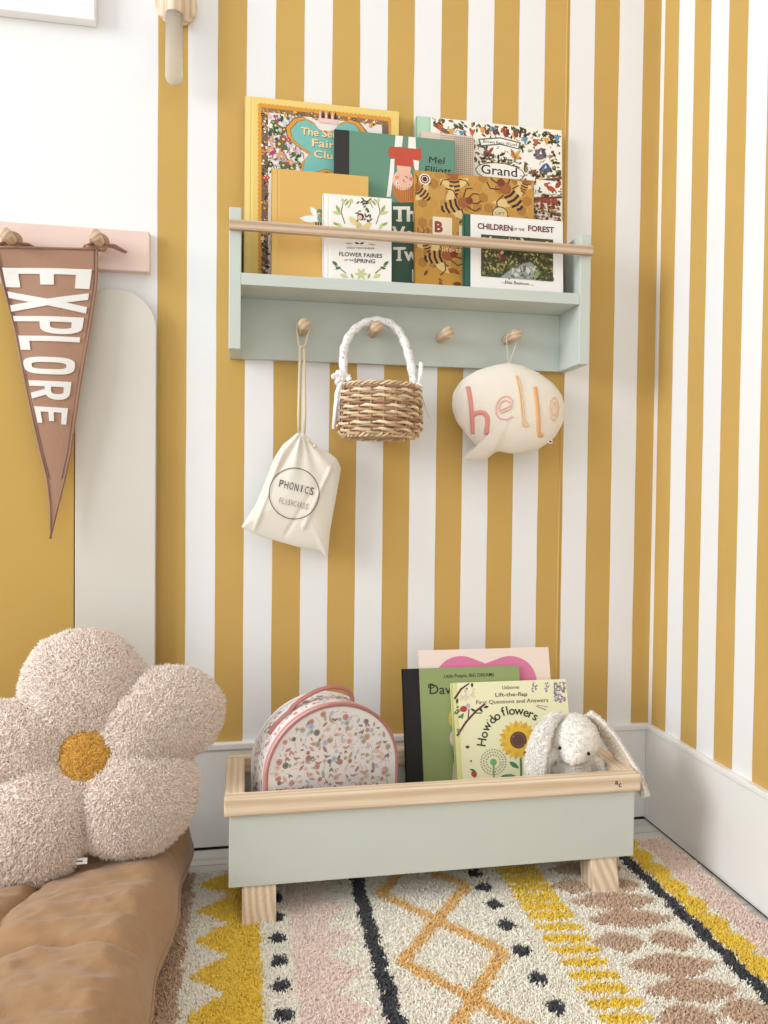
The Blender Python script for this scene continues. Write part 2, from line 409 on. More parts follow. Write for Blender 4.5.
# A large yellow storybook
bk = Book((244.6, 95.5), (399, 112.5), -.036, LZ, SL, .014); a = Art(clipper(bk))
def skew(u, v): return (u, v+(u-244.6)*.110)     # photo rows that follow the top edge
class SA(Art):
    pass
a = Art(lambda u, v: clipper(bk)(*skew(u, v)))
OR = S(226, 150, 36)
a.rect(259, 102.5, 391, 290, OR)
for i in range(42): a.ell(259, 104+i*4.2, 1.3, 2, OR, n=8)
for i in range(32): a.ell(261+i*4.1, 102.5, 2, 1.3, OR, n=8)
a.rect(261.5, 105.5, 388.5, 288, S(232, 226, 216))
a.rect(261.5, 105.5, 268, 288, S(118, 96, 70)); a.rect(382, 105.5, 388.5, 288, S(118, 96, 70)); a.rect(261.5, 105.5, 388.5, 110, S(150, 110, 70))
foliage(a, (262, 106, 268, 285), 150, [S(240, 226, 200), S(200, 70, 60), S(60, 110, 90), S(226, 150, 36), S(40, 36, 40)], 1, 2.6)
foliage(a, (270, 106, 385, 113), 60, [S(240, 226, 200), S(196, 90, 90), S(60, 90, 60), S(226, 150, 36), S(60, 50, 50)], 1, 2.6)
foliage(a, (269, 112, 300, 170), 60, [S(90, 70, 50), S(60, 70, 50), S(130, 110, 90)], 2, 6, 'ss')
foliage(a, (269, 112, 300, 170), 130, [S(74, 108, 60), S(40, 80, 60), S(214, 150, 120), S(190, 50, 110), S(200, 190, 210), S(120, 90, 60)], 1.5, 5)
foliage(a, (262, 225, 270, 285), 60, [S(30, 30, 34), S(180, 170, 150), S(100, 40, 50)], 1, 3, 'ls')
cart = [(663, 305), (610, 285), (575, 240), (500, 205), (440, 222), (385, 285), (395, 345), (450, 400), (548, 462), (500, 510), (478, 600), (560, 610), (663, 575)]
cp = [(240+x/7.68, 90+y/7.68) for x, y in cart]; cm = 326.3
cp = cp+[(2*cm-x, y) for x, y in cp[::-1][1:-1]]
cp = [(x, y-(x-244.6)*.110*.5) for x, y in cp]
def grow(P, k):
    c0 = np.mean(P, 0); return [tuple(c0+(np.array(p)-c0)*k) for p in P]
a.poly(grow(cp, 1.13), S(70, 50, 30)); a.poly(grow(cp, 1.11), OR); a.poly(grow(cp, 1.0), S(90, 60, 30)); a.poly(grow(cp, .985), S(112, 190, 178))
for (u, v) in ((293, 108), (296, 106.5), (299, 105), (303, 104), (312, 103)): a.ring(u, v+4, 2, 2, .6, S(120, 90, 50))
for i in range(6): a.leaf(320+i*3.1, 108, 1.2, 5.5, [S(236, 190, 180), S(60, 40, 50)][i % 2], 0)
a.rect(318.5, 110, 337.5, 114.5, S(238, 196, 186))
for st, u, v, w in (('The Secret', 301, 128.5, 50), ('Fairy', 312, 139, 30), ('Club', 314, 150, 26)):
    a.text(st, u+.5, v+.6, 7.2, S(110, 70, 40), w=w, cx=0, bold=.02); a.text(st, u, v, 7.2, S(246, 216, 150), w=w, cx=0, bold=.015)
bk.make('large yellow hardback storybook with ornate orange frame and turquoise title panel', S(238, 204, 104), a, S(240, 212, 120), .011, group=GS)

# D illustrated woodland book
bk = Book((416.5, 115.5), (562, 131.5), -.036, LZ, SL, .014)
a = Art(lambda u, v: clipper(bk)(u, v+(u-416)*.112))
CR = S(243, 238, 226)
a.rect(434, 116, 562, 300, CR)
pal = [S(52, 60, 34), S(80, 84, 40), S(70, 44, 30), S(120, 60, 34), S(150, 130, 60)]
a.line([(434, 122), (450, 131), (462, 134), (475, 142)], 4.5, S(140, 90, 56)); 
foliage(a, (434, 117, 560, 124), 70, pal, 1.4, 3.6, 'lll')
foliage(a, (436, 117, 560, 165), 150, pal, 1.2, 3.6, 'lsl'); foliage(a, (548, 117, 560, 200), 70, pal, 1.4, 3.4, 'lld'); foliage(a, (520, 128, 545, 140), 16, pal, 1.2, 3, 'l')
foliage(a, (455, 128, 470, 165), 34, pal, 1.4, 3.6, 'lls')
bun = [S(214, 84, 44), S(226, 160, 60), S(90, 150, 180)]
for i in range(12):
    u = 437+i*10.6; v = 127+4*math.sin(i*.9)-2; a.poly([(u, v-3), (u+6.5, v-3), (u+3.3, v+4.5)], bun[i % 3])
a.poly([(478, 132), (500, 128), (521, 131), (519, 138), (500, 135.5), (480, 139.5)], S(90, 110, 90)); a.poly([(479.5, 133), (500, 129.3), (519, 132), (518, 137), (500, 134.2), (481.5, 138)], CR)
a.text('Brown Bear Wood', 500, 135.2, 3.2, S(60, 60, 70), w=34, bold=.01)
def bird(u, v, s, c1, c2, fl=1):
    a.leaf(u, v, 5*s, 2*s, c1, .35*fl); a.leaf(u-2*s*fl, v-3*s, 4.4*s, 1.5*s, c2, 1.15); a.leaf(u+2.4*s*fl, v-3.4*s, 4.2*s, 1.4*s, c1, -.9); a.ell(u+4.5*s*fl, v+1.2*s*fl*.6, 1.4*s, 1.3*s, c2, n=8)
bird(488, 146, 1.1, S(170, 60, 56), S(110, 90, 90)); bird(515, 146, 1.1, S(222, 160, 50), S(190, 110, 40)); bird(541, 143, 1.35, S(116, 100, 116), S(84, 76, 96), -1); bird(546, 156, 1.1, S(70, 104, 150), S(60, 84, 130), -1)
for u in (487, 495, 506, 516): a.ell(u, 124+.5*(u % 3), 2.4, 2.6, S(140, 60, 46), n=9); a.leaf(u-2, 121, 2, .9, S(120, 50, 40), 1.2); a.leaf(u+2, 121, 2, .9, S(60, 60, 90), 1.9)
foliage(a, (474, 146, 520, 157), 70, pal, 1.4, 3.4, 'lls')
a.ell(500, 163, 25, 9.5, S(90, 90, 60)); a.ell(500, 163, 24, 8.7, CR); a.text('Grand', 499, 166, 9, S(44, 40, 50), w=36, bold=.01)
foliage(a, (524, 156, 560, 222), 220, pal+[S(160, 70, 40), S(190, 90, 50)], 1.4, 4, 'llsd')
a.line([(528, 172), (540, 167), (562, 162)], 2.4, S(120, 70, 44)); a.line([(528, 186), (545, 184), (562, 181)], 2.2, S(110, 60, 40))
a.rect(536, 166, 560, 179, CR); foliage(a, (536, 166, 560, 179), 10, pal, 1, 2.4, 'l')
a.leaf(551, 174, 5.5, 2.8, S(186, 74, 40), .3); a.ell(546, 170.5, 2.3, 2.1, S(190, 80, 44)); a.leaf(558, 169, 5, 2.4, S(170, 64, 36), -1.0); a.ell(540.5, 165, 2, 1.8, S(236, 180, 60))
for i in range(6): a.ell(538+i*3.6, 186+.8*(i % 2), 1.8, 3, S(160+8*(i % 3), 70, 40), n=8)
foliage(a, (524, 192, 561, 285), 260, pal+[S(150, 60, 34), S(170, 80, 44), S(220, 210, 190)], 1.4, 4, 'llsd')
bk.make('illustrated woodland picture book with bunting and birds and a mint green spine', CR, a, S(176, 214, 186), .024, group=GS)

# C linen covered book
bk = Book((420, 131), (474, 139.5), -.046, LZ, SL, .008); a = Art(lambda u, v: clipper(bk)(u, v+(u-420)*.112))
for i in range(20): a.line([(455+i*1.05*2/1.1, 132), (455+i*1.05*2/1.1, 200)], .45, S(150, 128, 108)) if 455+i*1.91 < 474 else None
for i in range(26): a.line([(440, 133+i*2.0), (474, 133+i*2.0)], .45, S(160, 138, 116))
bk.make('book with beige woven check cover showing just behind the green book', S(220, 202, 180), a, group=GS, groove=False)

# B green book with upside down child
bk = Book((334.5, 129), (455, 139.5), -.057, LZ, SL, .0095); a = Art(clipper(bk)); sk = lambda u, v: v
G1 = S(96, 146, 122)
W_ = S(240, 234, 226)
a.poly([(395.5, 134.5), (403, 135), (402, 147), (394.5, 147)], W_); a.poly([(408.5, 135.5), (415.5, 136), (416, 149), (408, 148.5)], W_)
RD = S(206, 74, 50)
a.poly([(391, 146.5), (417, 149), (421, 148), (421.5, 159), (417, 161), (413, 160), (412.5, 167), (395, 166), (394.5, 158), (389, 157), (388, 150)], RD)
a.poly([(390.5, 159), (394.5, 159), (394, 172), (390.5, 197), (386.5, 197), (389.5, 172)], W_); a.poly([(413, 160), (419, 161), (418.5, 170), (415, 171)], W_)
hair = S(206, 122, 44)
a.poly([(393, 184), (392.8, 192), (395, 198), (399, 202), (404, 204), (413, 204), (414.5, 198), (414, 184)], hair)
a.poly([(397, 165.5), (411, 167), (410.5, 172), (397, 171)], S(238, 190, 160)); a.ell(403, 180, 10.5, 10.5, S(238, 184, 156), n=22)
for i in range(9): a.line([(395+i*2.2, 188+abs(4-i)*-.6), (396+i*2.1, 203-abs(4-i))], .35, S(150, 76, 30))
a.ell(397.5, 183, 1.6, 1.8, W_); a.ell(410, 184, 1.6, 1.8, W_); a.ell(397.8, 183.2, .7, .8, INK); a.ell(409.7, 184.2, .7, .8, INK)
a.ell(397, 177.5, 2, 1.5, S(226, 130, 110)); a.ell(411, 179, 2, 1.5, S(226, 130, 110)); a.line([(404, 179), (403, 181), (405, 182)], .6, INK); a.line([(405, 176), (408, 178)], .7, INK)
a.rect(389, 202.5, 455, 290, S(52, 92, 72)); 
a.text('The', 393, 221, 14, W_, cx=0, bold=.035, w=34); a.text('Very', 392, 241, 14, W_, cx=0, bold=.035, w=38); a.text('Twins', 393.5, 260.5, 13, W_, cx=0, bold=.03, w=44)
a.rect(393, 207.5, 403, 209, W_); a.rect(396, 219.7, 402, 221.3, W_); a.rect(393, 247.5, 406, 249, W_); a.rect(396, 259.3, 402, 260.8, W_); a.text('l', 412, 281, 11, W_, cx=0, bold=.04)
a.text('Mel', 436.5, 163.5, 6.6, INK, w=15.5, ang=.08); a.text('Elliott', 438, 173.5, 6.6, INK, w=26, ang=.08)
bk.make('green hardback with black spine and an upside-down child in a red top', G1, a, S(44, 42, 42), .026, group=GS, groove=False)

# E plain yellow with fairy
bk = Book((271.5, 168), (368.5, 176.5), -.073, LZ, SL, .0145); a = Art(clipper(bk))
WG = S(232, 238, 232)
a.leaf(311, 219, 12, 3.6, WG, .05); a.leaf(315, 213, 8, 3, WG, .9); a.ell(319.5, 212, 3, 3, S(90, 140, 80)); a.ell(318.5, 214.5, 2, 2.2, S(226, 180, 150)); a.leaf(320, 219, 5, 2.6, S(110, 160, 110), 1.3)
for i in range(4): a.leaf(316+i*2.4, 224, 2.4, .8, S(50, 60, 50), 1.4)
a.leaf(322, 217, 4, 1.2, S(200, 90, 90), .8)
bk.make('plain golden yellow clothbound book with small winged fairy picture', S(224, 174, 84), a, S(228, 182, 94), .010, group=GS)

# G bees
bk = Book((414.8, 170), (534, 178.5), -.070, LZ, SL, .011); a = Art(lambda u, v: clipper(bk)(u, v+(u-415)*.085))
HB = [S(190, 134, 44), S(198, 142, 50), S(178, 120, 38), S(204, 150, 60)]
for j in range(10):
    for i in range(12):
        u = 417+i*11+(j % 2)*5.5; v = 172+j*10
        a.poly([(u+6.2*math.cos(PI/6+k*PI/3), v+6.2*math.sin(PI/6+k*PI/3)) for k in range(6)], S(208, 158, 78)); a.poly([(u+5.5*math.cos(PI/6+k*PI/3), v+5.5*math.sin(PI/6+k*PI/3)) for k in range(6)], random.choice(HB))
foliage(a, (416, 230, 534, 285), 30, [S(120, 60, 20), S(150, 80, 30)], 2, 6, 'l')
def bee(u, v, s, ang):
    ca, sa = math.cos(ang), math.sin(ang); P = lambda x, y: (u+s*(x*ca-y*sa), v+s*(x*sa+y*ca))
    for x, y, r in ((6, -7, .9), (7, 7, -.9)): q = P(x, y); a.leaf(*q, 9*s, 3*s, S(222, 190, 120), ang+r)
    for (x0, y0, x1, y1, x2, y2) in ((-2, 3, -7, 9, -12, 8), (-2, -3, -7, -9, -12, -8), (2, 4, 3, 11, 8, 14), (2, -4, 3, -11, 8, -14), (-6, 2, -11, 4, -15, 2), (-6, -2, -11, -4, -15, -3)):
        a.line([P(x0, y0), P(x1, y1), P(x2, y2)], .9*s, S(84, 30, 24))
    q = P(9, 0); a.ell(*q, 8*s, 5.2*s, S(206, 150, 70), ang)
    for x, w in ((4, 4.6), (8, 5.1), (12, 4.4), (15.5, 2.6)): a.line([P(x, -w), P(x+1, 0), P(x, w)], 1.9*s, S(56, 40, 36))
    q = P(-1, 0); a.ell(*q, 4.6*s, 4.2*s, S(166, 88, 40), ang); q = P(-6, 0); a.ell(*q, 2.8*s, 2.8*s, S(130, 56, 34), ang)
bee(454, 174, 1.05, 1.5); bee(462, 199, 1.3, 2.75); bee(506, 182, 1.4, .9); bee(417, 188, .95, .7); bee(446, 253, 1.3, 2.9); bee(424, 238, .8, 1.2); bee(526, 172, .7, 1.9)
a.ell(424.7, 178.5, 5.6, 5.6, S(240, 230, 214), n=22); a.ell(424.7, 178.5, 4.4, 4.4, INK, n=20); a.ell(424.7, 178.5, 3.3, 3.3, S(240, 230, 214), n=18); a.ell(424.7, 178.5, 2.5, 2.6, S(120, 30, 34), n=14)
a.ell(500, 207, 8, 7.5, S(60, 40, 24), n=20); a.ell(500, 207, 7.2, 6.7, S(216, 190, 140), n=20); a.text('LIFT', 500, 208, 3, S(90, 50, 30), w=9)
CB = S(232, 216, 186); a.rect(432.5, 215, 452, 238, CB); a.text('B', 437, 230, 10, S(150, 60, 40), cx=.3, bold=.05); a.rect(459, 222, 478, 238, CB); a.text('E', 464, 234, 8, S(150, 60, 40), cx=.3, bold=.05)
a.text('a lift-the-flap book', 434, 249, 4.6, S(240, 200, 130), cx=0, w=78, bold=.01)
bk.make('honeycomb patterned picture book covered in large bees', S(200, 142, 42), a, group=GS, groove=False)

# F flower fairies
bk = Book((323, 193), (391.7, 197), -.088, LZ, SL, .0135); a = Art(clipper(bk))
g1, g2, g3 = S(150, 170, 84), S(196, 206, 130), S(60, 76, 44)
for sx in (1, -1):
    X = lambda u: 360.5+sx*(u-360.5)
    a.line([(X(345), 224), (X(341), 212), (X(343), 203), (X(347), 199)], .7, g3); a.leaf(X(337), 213, 5, 1.7, g2, .3*sx); a.leaf(X(338), 209, 4.5, 1.5, g1, 1.1*sx); a.leaf(X(343), 201, 3.2, 1.5, g2, 1.2*sx); a.leaf(X(347), 203, 3.2, 1.2, g1, -1*sx); a.leaf(X(340), 226, 4, 1.5, g2, 1*sx); a.leaf(X(336), 224, 3.5, 1.3, g1, .5*sx)
    a.ell(X(351), 201, 2, 2.4, g2); a.ell(X(351), 201, .9, 1.1, S(230, 200, 90)); a.line([(X(351), 203), (X(348), 208)], .5, g3)
    a.line([(X(346), 273.5), (X(340), 268.5), (X(335), 266)], .8, g3); a.leaf(X(335), 263.5, 3.6, 1.6, S(80, 110, 60), .7*sx); a.leaf(X(338), 268, 3, 1.4, S(80, 110, 60), -.4*sx); a.leaf(X(344), 276, 4.5, 2, g2, .4*sx); a.leaf(X(352), 276, 3, 1.2, g1, 1.2*sx)
for i in range(26): a.leaf(365+R(-8, 6), 208+R(-9, 14)+0, R(1.5, 2.8), .8, random.choice([g3, S(90, 96, 50)]), R(0, PI))
for i in range(6): a.leaf(361+3.5*math.cos(i*1.05), 274+3.5*math.sin(i*1.05), 3.2, 1.3, g2, i*1.05)
a.ell(360.5, 216.8, 3.4, 3.6, S(70, 30, 30)); a.ell(359.8, 217.4, 2.3, 2.5, S(232, 186, 150)); a.leaf(353, 221, 6, 3, S(232, 206, 140), .9); a.leaf(367, 226, 6, 3, S(226, 200, 130), -.6); a.leaf(359, 226, 4.5, 3, S(206, 190, 120), 1.4)
a.leaf(349, 243.5, 4, .8, S(190, 180, 130), .1); a.leaf(372, 244.5, 4, .8, S(190, 180, 130), .1); a.leaf(357, 243.3, 2.4, .9, INK, .3); a.leaf(362, 243.3, 2.4, .9, INK, -.3)
a.text('CICELY MARY BARKER', 360.5, 249, 1.7, INK, w=28, ang=.03); a.text('FLOWER FAIRIES', 360.5, 257, 4, S(50, 46, 40), w=43, ang=.05, bold=.012); a.text('OF THE', 349, 261.2, 2, INK, w=9, ang=.04); a.text('SPRING', 364.5, 263, 4, S(50, 46, 40), w=21, ang=.04, bold=.012)
bk.make('small white hardback with green flower sprigs around a fairy, in front of the golden book', S(240, 237, 230), a, S(244, 242, 236), .009, group=GS)

# H children of the forest
bk = Book((464, 213.5), (563, 221.5), -.085, LZ, SL, .0125); a = Art(lambda u, v: clipper(bk)(u, v+(u-464)*.075))
BW = S(120, 44, 40)
a.text('CHILDREN', 495, 227.5, 5.4, BW, w=35, bold=.03); a.text('OF THE', 518.5, 226.6, 2.6, BW, w=11.5, bold=.01); a.text('FOREST', 541, 226, 5.4, BW, w=26, bold=.03)
a.rect(481, 233, 553, 275, S(66, 70, 40))
foliage(a, (482, 234, 552, 240), 60, [S(50, 44, 30), S(210, 200, 170), S(90, 90, 60)], 1.2, 3, 'lls'); foliage(a, (482, 248, 552, 262), 160, [S(150, 146, 70), S(96, 110, 56), S(60, 64, 36), S(190, 180, 110), S(130, 60, 50), S(46, 50, 34)], 1.2, 3, 'lld')
foliage(a, (482, 260, 525, 274), 80, [S(150, 146, 70), S(96, 110, 56), S(50, 56, 34), S(190, 170, 90)], 1.2, 3, 'lls')
a.poly([(500, 275), (508, 268), (522, 260), (530, 257), (541, 266), (536, 275)], S(150, 156, 150)); foliage(a, (512, 262, 536, 274), 26, [S(206, 208, 200), S(96, 104, 100)], 1.2, 3.4, 'l'); a.leaf(500, 253, 4, 1.5, S(190, 50, 60), 1.2); a.ell(502, 249.5, 1.6, 1.6, S(230, 180, 150)); foliage(a, (534, 262, 552, 274), 60, [S(80, 96, 44), S(150, 150, 80), S(40, 44, 30)], 1.2, 3, 'lls')
a.text('Elsa Beskow', 517, 280.5, 3, S(60, 54, 50), w=24); a.text('~', 503, 281, 2.4, INK, w=4); a.text('~', 532, 281, 2.4, INK, w=4)
bk.make('white picture book with dark red capitals and forest stream painting on its cover', S(238, 236, 232), a, S(36, 96, 78), .009, group=GS, groove=True)

# ------------------------------------------------------------------ crate
t = thing('storage_crate', 'pale sage wooden book crate with ash rim and legs on the rug', 'crate')
CX0, CX1, CY0, CY1, CZ0, CZ1 = -.805, -.176, -.272, -.094, .0655, .171
b = MB(); b.box(CX0, CX1, CY0, CY0+.012, CZ0, CZ1, .0012); b.build('front_panel', M_sage2, t)
b = MB(); b.box(CX0, CX1, CY1-.012, CY1, CZ0, CZ1, .0012); b.build('back_panel', M_sage2, t)
for a_ in (CX0, CX1-.012):
    b = MB(); b.box(a_, a_+.012, CY0+.012, CY1-.012, CZ0, CZ1, .0008); b.build('side_panel', M_sage2, t)
b = MB(); b.box(CX0+.012, CX1-.012, CY0+.012, CY1-.012, CZ0+.001, CZ0+.01, .0005); b.build('bottom_panel', M_sage2, t)
b = MB(); rz0, rz1 = .171, .198; ox = .007; rw = .029
b.box(CX0-ox, CX1+ox, CY0-ox, CY0-ox+.024, rz0, rz1, .003, seg=3); b.box(CX0-ox, CX1+ox, CY1+ox-.024, CY1+ox, rz0, rz1, .003, seg=3)
b.box(CX0-ox, CX0-ox+rw, CY0-ox+.0215, CY1+ox-.0215, rz0, rz1, .0025, seg=3, mi=1); b.box(CX1+ox-rw, CX1+ox, CY0-ox+.0215, CY1+ox-.0215, rz0, rz1, .0025, seg=3, mi=1)
rim = b.build('rim', [M_oak, wood('pale_ash_wood_deep', S(240, 218, 188), S(226, 198, 164), 1)], t)
a = Art(lambda u, v: tuple(on(u, v, 1, CY0-ox)[[0, 2]])); a.text('a', 616.6, 784.4, 5.2, INK, bold=.02); a.text('c', 620, 787, 5.2, INK, bold=.02)
b = MB(); a.emit(b, lambda x, z, h: (x, CY0-ox-h, z)); b.build('logo', M_vc, rim)
for x0, x1 in ((-.786, -.737), (-.247, -.203)):
    for f in (0, 1):
        b = MB()
        ya, yb_ = (CY0+.004, CY0+.05) if not f else (CY1-.004, CY1-.05); yo = -.014 if not f else .014
        lo = [(x0, ya+yo), (x1, ya+yo), (x1, yb_+yo), (x0, yb_+yo)]; hi = [(x0, ya), (x1, ya), (x1, yb_), (x0, yb_)]
        V = [(x, y, .014) for x, y in lo]+[(x, y, CZ0+.0005) for x, y in hi]
        b.add(V, [[3, 2, 1, 0], [4, 5, 6, 7], [0, 1, 5, 4], [1, 2, 6, 5], [2, 3, 7, 6], [3, 0, 4, 7]])
        o = b.build('leg', M_oakz, t, fix=True); md = o.modifiers.new('bevel', 'BEVEL'); md.width = .0018; md.segments = 2

GC = 'picture books standing in the crate'
CBZ = CZ0+.0105
# pink heart book
def crate_book(TL, TR, yat2, sl, th): return Book(TL, TR, yat2-sl*(.2-CBZ), CBZ, sl, th)
bk = crate_book((417.5, 650.5), (548.5, 648), -.122, .24, .006); a = Art(clipper(bk))
HC = S(226, 116, 160)
a.poly([(461-27*math.cos(q), 683-27*math.sin(q)) for q in np.linspace(-.5, PI, 24)]+[(485.5, 683), (485.5, 748), (470, 730)][:3], HC) if False else None
hp = [(461-26.5*math.cos(q), 682-26*math.sin(q)) for q in np.linspace(-.6, PI*.64, 26)]+[(485.5, 663.5)]; hp = hp+[(971-x, y) for x, y in hp[::-1][1:]]+[(485.5, 742)]
a.poly(hp, HC)
bk.make('pale pink picture book with big bright pink heart, rearmost in the crate', S(240, 218, 206), a, group=GC, groove=False)
# green david book
bk = crate_book((402, 669), (519, 667), -.1305, .25, .0075); a = Art(clipper(bk))
a.text('Little People, BIG DREAMS', 469, 677, 3.4, INK, w=50, bold=.005, ang=-.03)
a.text('David', 429.5, 694, 9.5, INK, cx=0, w=31, bold=.005); a.ring(431, 686, 3, 2.2, .9, INK, 14)
a.ell(456, 718, 7.5, 11, S(232, 190, 60)); a.ell(458, 738, 8.5, 11, S(232, 212, 196)); a.leaf(457, 757, 7, 3.4, S(60, 96, 130), 1); a.poly([(452, 784), (453, 764), (458, 754), (466, 754), (466, 784)], S(226, 214, 200))
bk.make('green hardback with thick black spine and handwritten title, left of the crate books', S(144, 162, 98), a, S(18, 16, 18), .027, group=GC, groove=True, back=S(144, 162, 98))
# flowers book
bk = crate_book((451.3, 683), (566, 680), -.1465, .28, .012); a = Art(clipper(bk))
CRM = S(240, 236, 190)
DG = S(48, 60, 50)
BR_ = S(104, 48, 58)
a.line([(454.5, 699), (461, 689), (469, 683)], 2, BR_); a.line([(457, 736), (466, 722), (476, 711), (485, 704)], 2, BR_); a.line([(468, 719), (469, 709)], 1.1, BR_); a.line([(474, 713), (482, 713)], 1.1, BR_)
foliage(a, (455, 704, 463, 732), 10, [S(70, 110, 70), S(110, 140, 90)], 1.6, 3.4, 'l')
for u, v in ((466, 690), (472, 685), (457, 701), (486, 707), (481, 710), (473, 710)): a.leaf(u, v, 2.8, 1.2, S(50, 60, 50), R(0, 3))
a.leaf(464.5, 708.5, 6, 3.3, S(212, 200, 190), -.2); a.ell(463.5, 709, 3.5, 3, S(190, 60, 60)); a.ell(468, 705.5, 2.2, 2, S(190, 180, 180)); a.line([(459, 711), (456, 714)], 1.6, S(120, 100, 100))
for i in range(14): a.ell(R(460, 474), R(688, 700), 1.6, 1.1, S(226, 206, 190), R(0, 3), 7)
for i in range(80): a.ell(R(554, 565), R(682, 702), .9, 1.0, random.choice([S(150, 120, 170), S(190, 166, 200), S(110, 90, 140), S(120, 150, 110)]), n=6)
for i in range(30): a.ell(R(544, 549) if i % 2 else R(532, 537), R(682, 692), .8, .9, random.choice([S(150, 120, 170), S(200, 180, 210), S(90, 110, 90)]), n=6)
a.text('Usborne', 510.7, 689, 3.6, DG, w=17, ang=-.03); a.text('Lift-the-flap', 511.3, 696.2, 3.8, DG, w=32, bold=.005, ang=-.03); a.text('First Questions and Answers', 512.2, 703, 3.8, DG, w=72, ang=-.035)
for ch, u, v, g_ in (('H', 482.4, 742.3, -82), ('o', 484.2, 734.6, -72), ('w', 487, 726.8, -62), ('d', 492.3, 720.2, -48), ('o', 496.9, 716.6, -38), ('f', 503.4, 712.4, -22), ('l', 507.2, 711.3, -13), ('o', 511.8, 711.3, -6), ('w', 519, 711.3, 2), ('e', 526, 713, 13), ('r', 531, 714.5, 18), ('s', 535.2, 717, 26), ('g', 542.2, 722.4, 42), ('r', 546, 727, 52), ('o', 549.5, 732, 60), ('w', 553, 740, 68)):
    g2 = math.radians(g_); hh = 8.6 if ch in 'Hdfl' else 8.6; a.text(ch, u-math.sin(g2)*3.4, v+math.cos(g2)*3.4, hh, DG, ang=g2, bold=.012)
sc_ = (518.3, 740)
for i in range(22): q = 2*PI*i/22; a.leaf(sc_[0]+13*math.cos(q), sc_[1]+13*math.sin(q), 7, 2.8, S(244, 196, 50) if i % 2 else S(232, 170, 44), q)
a.ell(*sc_, 13, 13, S(244, 190, 50), n=20); a.ell(*sc_, 8.4, 8.6, S(104, 70, 58), n=20); a.ring(*sc_, 6.4, 6.6, 1, S(130, 90, 66))
a.line([(520.5, 758), (521, 768), (521, 784)], 2, S(80, 130, 86)); a.leaf(514, 765, 6, 2.3, S(70, 140, 90), .6); a.leaf(508, 776, 8, 2, S(70, 140, 90), -.05)
for r_ in (12.5, 9.8, 7):
    for i in range(int(r_*2.4)): q = 2*PI*i/int(r_*2.4); a.ell(493.3+r_*math.cos(q), 762+r_*math.sin(q), .9, .9, S(176, 166, 150), n=6)
a.ell(493.3, 762, 3.4, 3.4, S(120, 180, 110)); a.line([(493.4, 764), (494, 784)], 1.6, S(110, 170, 100))
a.leaf(474, 774, 4, 3, S(190, 64, 56), 1.3); a.leaf(472.5, 770, 3, 1, S(60, 120, 60), .3); a.ell(467.5, 747, 2, 1.6, S(100, 70, 66)); a.ell(471, 761, 1, 1, INK, n=6); a.leaf(525, 753, 2, 1.5, S(190, 60, 50), 0)
foliage(a, (462, 712, 560, 778), 20, [S(200, 200, 160), S(170, 140, 120)], .6, 1.3, 'l')
a.line([(536, 706), (546, 710)], .9, S(150, 150, 150)); a.line([(537, 705), (548, 707)], .6, S(150, 150, 150))
bk.make('cream lift-the-flap book with sunflower and dandelion drawings, behind the toy rabbit', CRM, a, S(226, 226, 150), .008, group=GC)

# ------------------------------------------------------------------ lunch bag
psi = math.radians(15); fo = on(334.5, 748, 1, -.224)
t = thing('lunch_bag', 'half-round white lunch bag with small floral print and dusty pink piping in crate', 'lunch bag', (fo[0], fo[1], CBZ), rot=(0, 0, psi))
BW_, BT, BD = .107, on(331, 706.5, 1, -.224)[2]-CBZ, .078     # half width, height, depth
def dome(k=1.):
    P = []
    w = BW_*k; h = BT-(BW_-w); zc = h-w*.93
    P += [(-w+.012, .0), (-w+.004, .004), (-w, .02), (-w, zc*.6)]
    for q in np.linspace(PI, 0, 41): P.append((w*math.cos(q), zc+w*.93*math.sin(q)))
    P += [(w, zc*.6), (w, .02), (w-.004, .004), (w-.012, 0)]
    return P
D0 = dome(); n = len(D0)
bagc = S(232, 226, 224)
b = MB(); lay = [(0.972, .0008), (0.985, .0016), (1., .006), (1., BD-.006), (.985, BD-.0016)]
V = []; 
for k, y in lay:
    V += [(x*k, y, .002+z*k) for x, z in D0]
F = [list(range(n))]+[[j*n+i, j*n+(i+1) % n, (j+1)*n+(i+1) % n, (j+1)*n+i] for j in range(4) for i in range(n)]+[[4*n+i for i in range(n)][::-1]]
b.add(V, F, bagc, False)
pal = [S(222, 174, 166), S(206, 144, 134), S(190, 130, 120), S(186, 192, 212), S(186, 178, 150), S(190, 162, 130), S(130, 128, 124), S(226, 196, 186), S(172, 174, 152), S(214, 160, 150)]
def scatter(a, inside, x0, x1, z0, z1, step, k=1.):
    x = x0
    while x < x1:
        z = z0
        while z < z1:
            px, pz = x+R(-.35, .35)*step, z+R(-.35, .35)*step
            if inside(px, pz):
                c = random.choice(pal); r = R(.0026, .0052)*k; m_ = random.random()
                if m_ < .3:
                    a.ell(px, pz, r, r, c, n=12)
                    if r > .003: a.ell(px, pz, r*.4, r*.4, mx(c, .7), n=8)
                elif m_ < .55: a.leaf(px, pz, r*1.3, r*.55, c, R(0, PI))
                elif m_ < .75:
                    q = R(0, PI); a.leaf(px, pz, r, r*.35, c, q); a.leaf(px+r*.7, pz, r, r*.35, c, q+.9)
                elif m_ < .88: q = R(0, PI); a.line([(px-r*1.2*math.cos(q), pz-r*1.2*math.sin(q)), (px+r*1.2*math.cos(q), pz+r*1.2*math.sin(q))], .0006, c)
                else:
                    for i in range(3): a.ell(px+R(-1, 1)*r, pz+R(-1, 1)*r, .0008, .0008, pal[6], n=6)
            z += step
        x += step
a = Art(); zc0 = BT-BW_*.93
scatter(a, lambda x, z: (abs(x) < BW_-.012 and .02 < z < zc0) or (z >= zc0 and (x/(BW_-.01))**2+((z-zc0)/(BW_*.93-.01))**2 < 1), -BW_, BW_, .06, BT, .0090)
